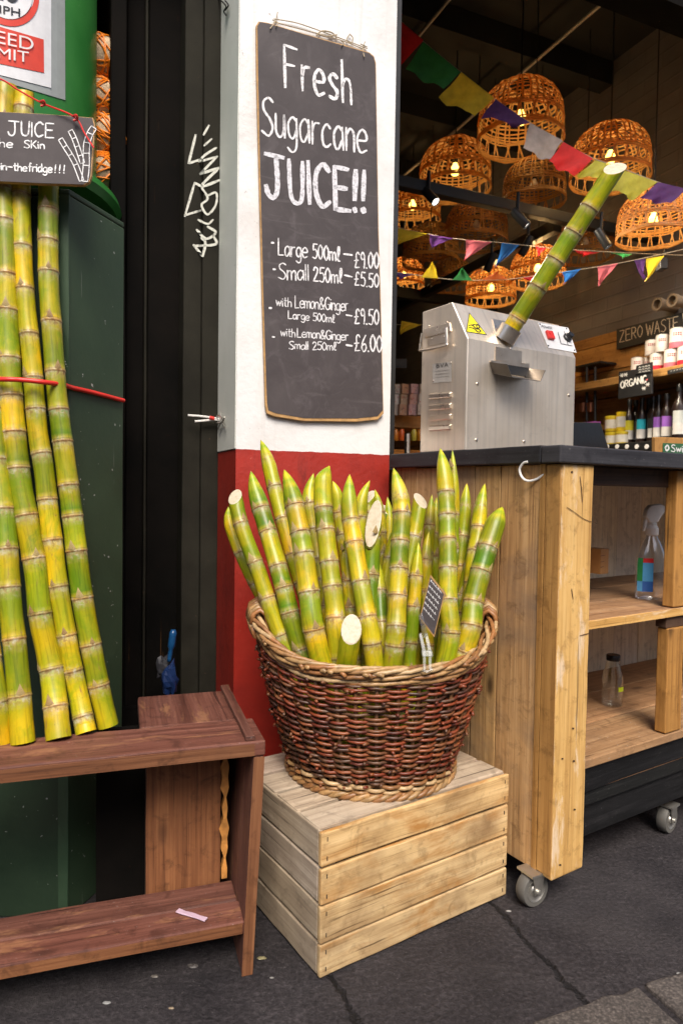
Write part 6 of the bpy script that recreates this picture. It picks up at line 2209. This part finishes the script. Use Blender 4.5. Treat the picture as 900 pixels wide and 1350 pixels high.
# ------------------------------------------------------------------ rear left of the press: packets and shelf seen by the pillar
def fx(px, py, d): return P(px, py, d)
rs_ = thing('rear_shelf', P(530, 560, 3.9), 'wooden rear shelf with packets between pillar and press', 'shelf')
p0 = P(500, 548, 3.9)
s = MB(); s.board(V((p0.x, p0.y, p0.z - .06)), A * .8, B * .25, Z * .07, 2); s.board(V((p0.x, p0.y, p0.z - .22)), A * .8, B * .25, Z * .03, 2, tint=(1.6, 1.3, .8)); s.build('shelf_board', M['cladding'], rs_, bevel=.003)
s = MB(); s.tube([P(536.5, 602, 3.4), P(536.5, 572, 3.4)], .016, 10); s.build('post', M['steel_plain'], rs_)
rp_ = random.Random(77)
k = 0
words = ['striped', 'spotted', 'cream', 'pink', 'brown', 'pale', 'white', 'grey', 'tan', 'dotted', 'beige', 'rosy']
cols_ = [(.5, .42, .35), (.55, .30, .24), (.45, .25, .15), (.6, .55, .5), (.5, .3, .3), (.42, .3, .2)]
for j, (y0, h) in enumerate(((547, .062), (533, .058), (519, .055))):
    for i, x in enumerate((519, 531, 543, 555)):
        c = P(x + j * 1.5, y0, 3.86)
        s = MB()
        col = cols_[(i * 2 + j * 3) % 6]
        s.board(c - A * .022, A * .046, B * .06, Z * h, 2, .003, tint=col)
        for m_ in range(5):
            s.board(c - A * (.018 - m_ * .008) - B * .0015 + Z * (.008 + rp_.random() * .03), A * .004, B * .001, Z * .008, 1, tint=rp_.choice([(.08, .05, .04), (.5, .05, .05), (.65, .6, .55)]))
        tag(s.build('packet', M['paint'], bevel=.003), '%s packet, %s from the pillar in the %s row of the rear shelf' % (words[k], ('first', 'second', 'third', 'fourth')[i], ('bottom', 'middle', 'top')[j]), 'packet', 'packets stacked on the rear shelf')
        k += 1
for i, (x, col) in enumerate(((521, (.6, .2, .02)), (529, (.65, .12, .02)), (545, (.5, .4, .05)), (553, (.6, .22, .02)))):
    c = P(x, 581, 3.88)
    s = MB(); s.lathe(c, [(.015, 0), (.017, .003), (.017, .05), (.012, .06), (.012, .066)], 14, col=col)
    tag(s.build('spice_jar', M['gloss']), '%s spice jar under the rear shelf, %s from the pillar' % (('orange', 'red', 'yellow', 'rust')[i], ('first', 'second', 'third', 'fourth')[i]), 'jar', 'spice jars under the rear shelf')
s = MB(); s.prism([P(x, y, 4.2) for x, y in ((505, 473), (536, 473), (536, 485), (505, 485))], V((0, .02, 0)))
patch(s, ((514, 476), (533, 476), (533, 482), (514, 482)), lambda x, y: P(x, y, 4.195), (.05, .045, .04), 1)
tag(s.build('rear_sign', M['black']), 'tiny dark sign on the rear wall next to the pillar edge', 'sign')
# cane standing in the press
tag(sugar_cane('sugar_cane', [cane_lo + tdir * .002, cane_lo.lerp(cane_hi, .5), cane_hi], .0262, .0270, 301, 'cut', .42, .078, None, (-.1, -.72, .62), .7), 'single sugar cane feeding into the steel juice press', 'sugar cane')


# ------------------------------------------------------------------ unseen building added behind the camera for warm reflections in the steel
tr = thing('reflector_building', V((0, -8, 0)), 'unseen cream building added behind the camera to warm the reflections', 'building')
tm = NT('cream_render')
n_ = tm.noise(tm.coord(), 1.5, 6, .6)
tm.set(base=tm.ramp(n_, [(.3, (.68, .56, .42)), (.7, (.80, .69, .54))]), rough=.8)
def tf(x, z, d=0): return V((x, -8 + d, z))
s = MB(); s.board(tf(-14, 0, -.3), V((28, 0, 0)), Z * 4.6, V((0, .3, 0)), 1, tint=(1, 1, 1)); s.build('wall', tm.m, tr)
s = MB(); s.board(V((8, -7.6, -.3)), V((0, 9.5, 0)), Z * 4.6, V((.3, 0, 0)), 1, tint=(1, 1, 1)); s.build('reflector_wing', tm.m, tr)  # side wall added for the steel front to mirror as beige
for i in range(6):
    for z in (.9,):
        x = -11.5 + i * 4.4
        s = MB(); s.board(tf(x, z, .004), V((1.3, 0, 0)), Z * 1.9, V((0, .05, 0)), 1, tint=(1, 1, 1)); wf_ = s.build('window', M['white_metal'], tr)
        s = MB(); s.board(tf(x + .08, z + .08, .056), V((1.14, 0, 0)), Z * 1.74, V((0, .006, 0)), 1); s.build('pane', M['laptop'], wf_)
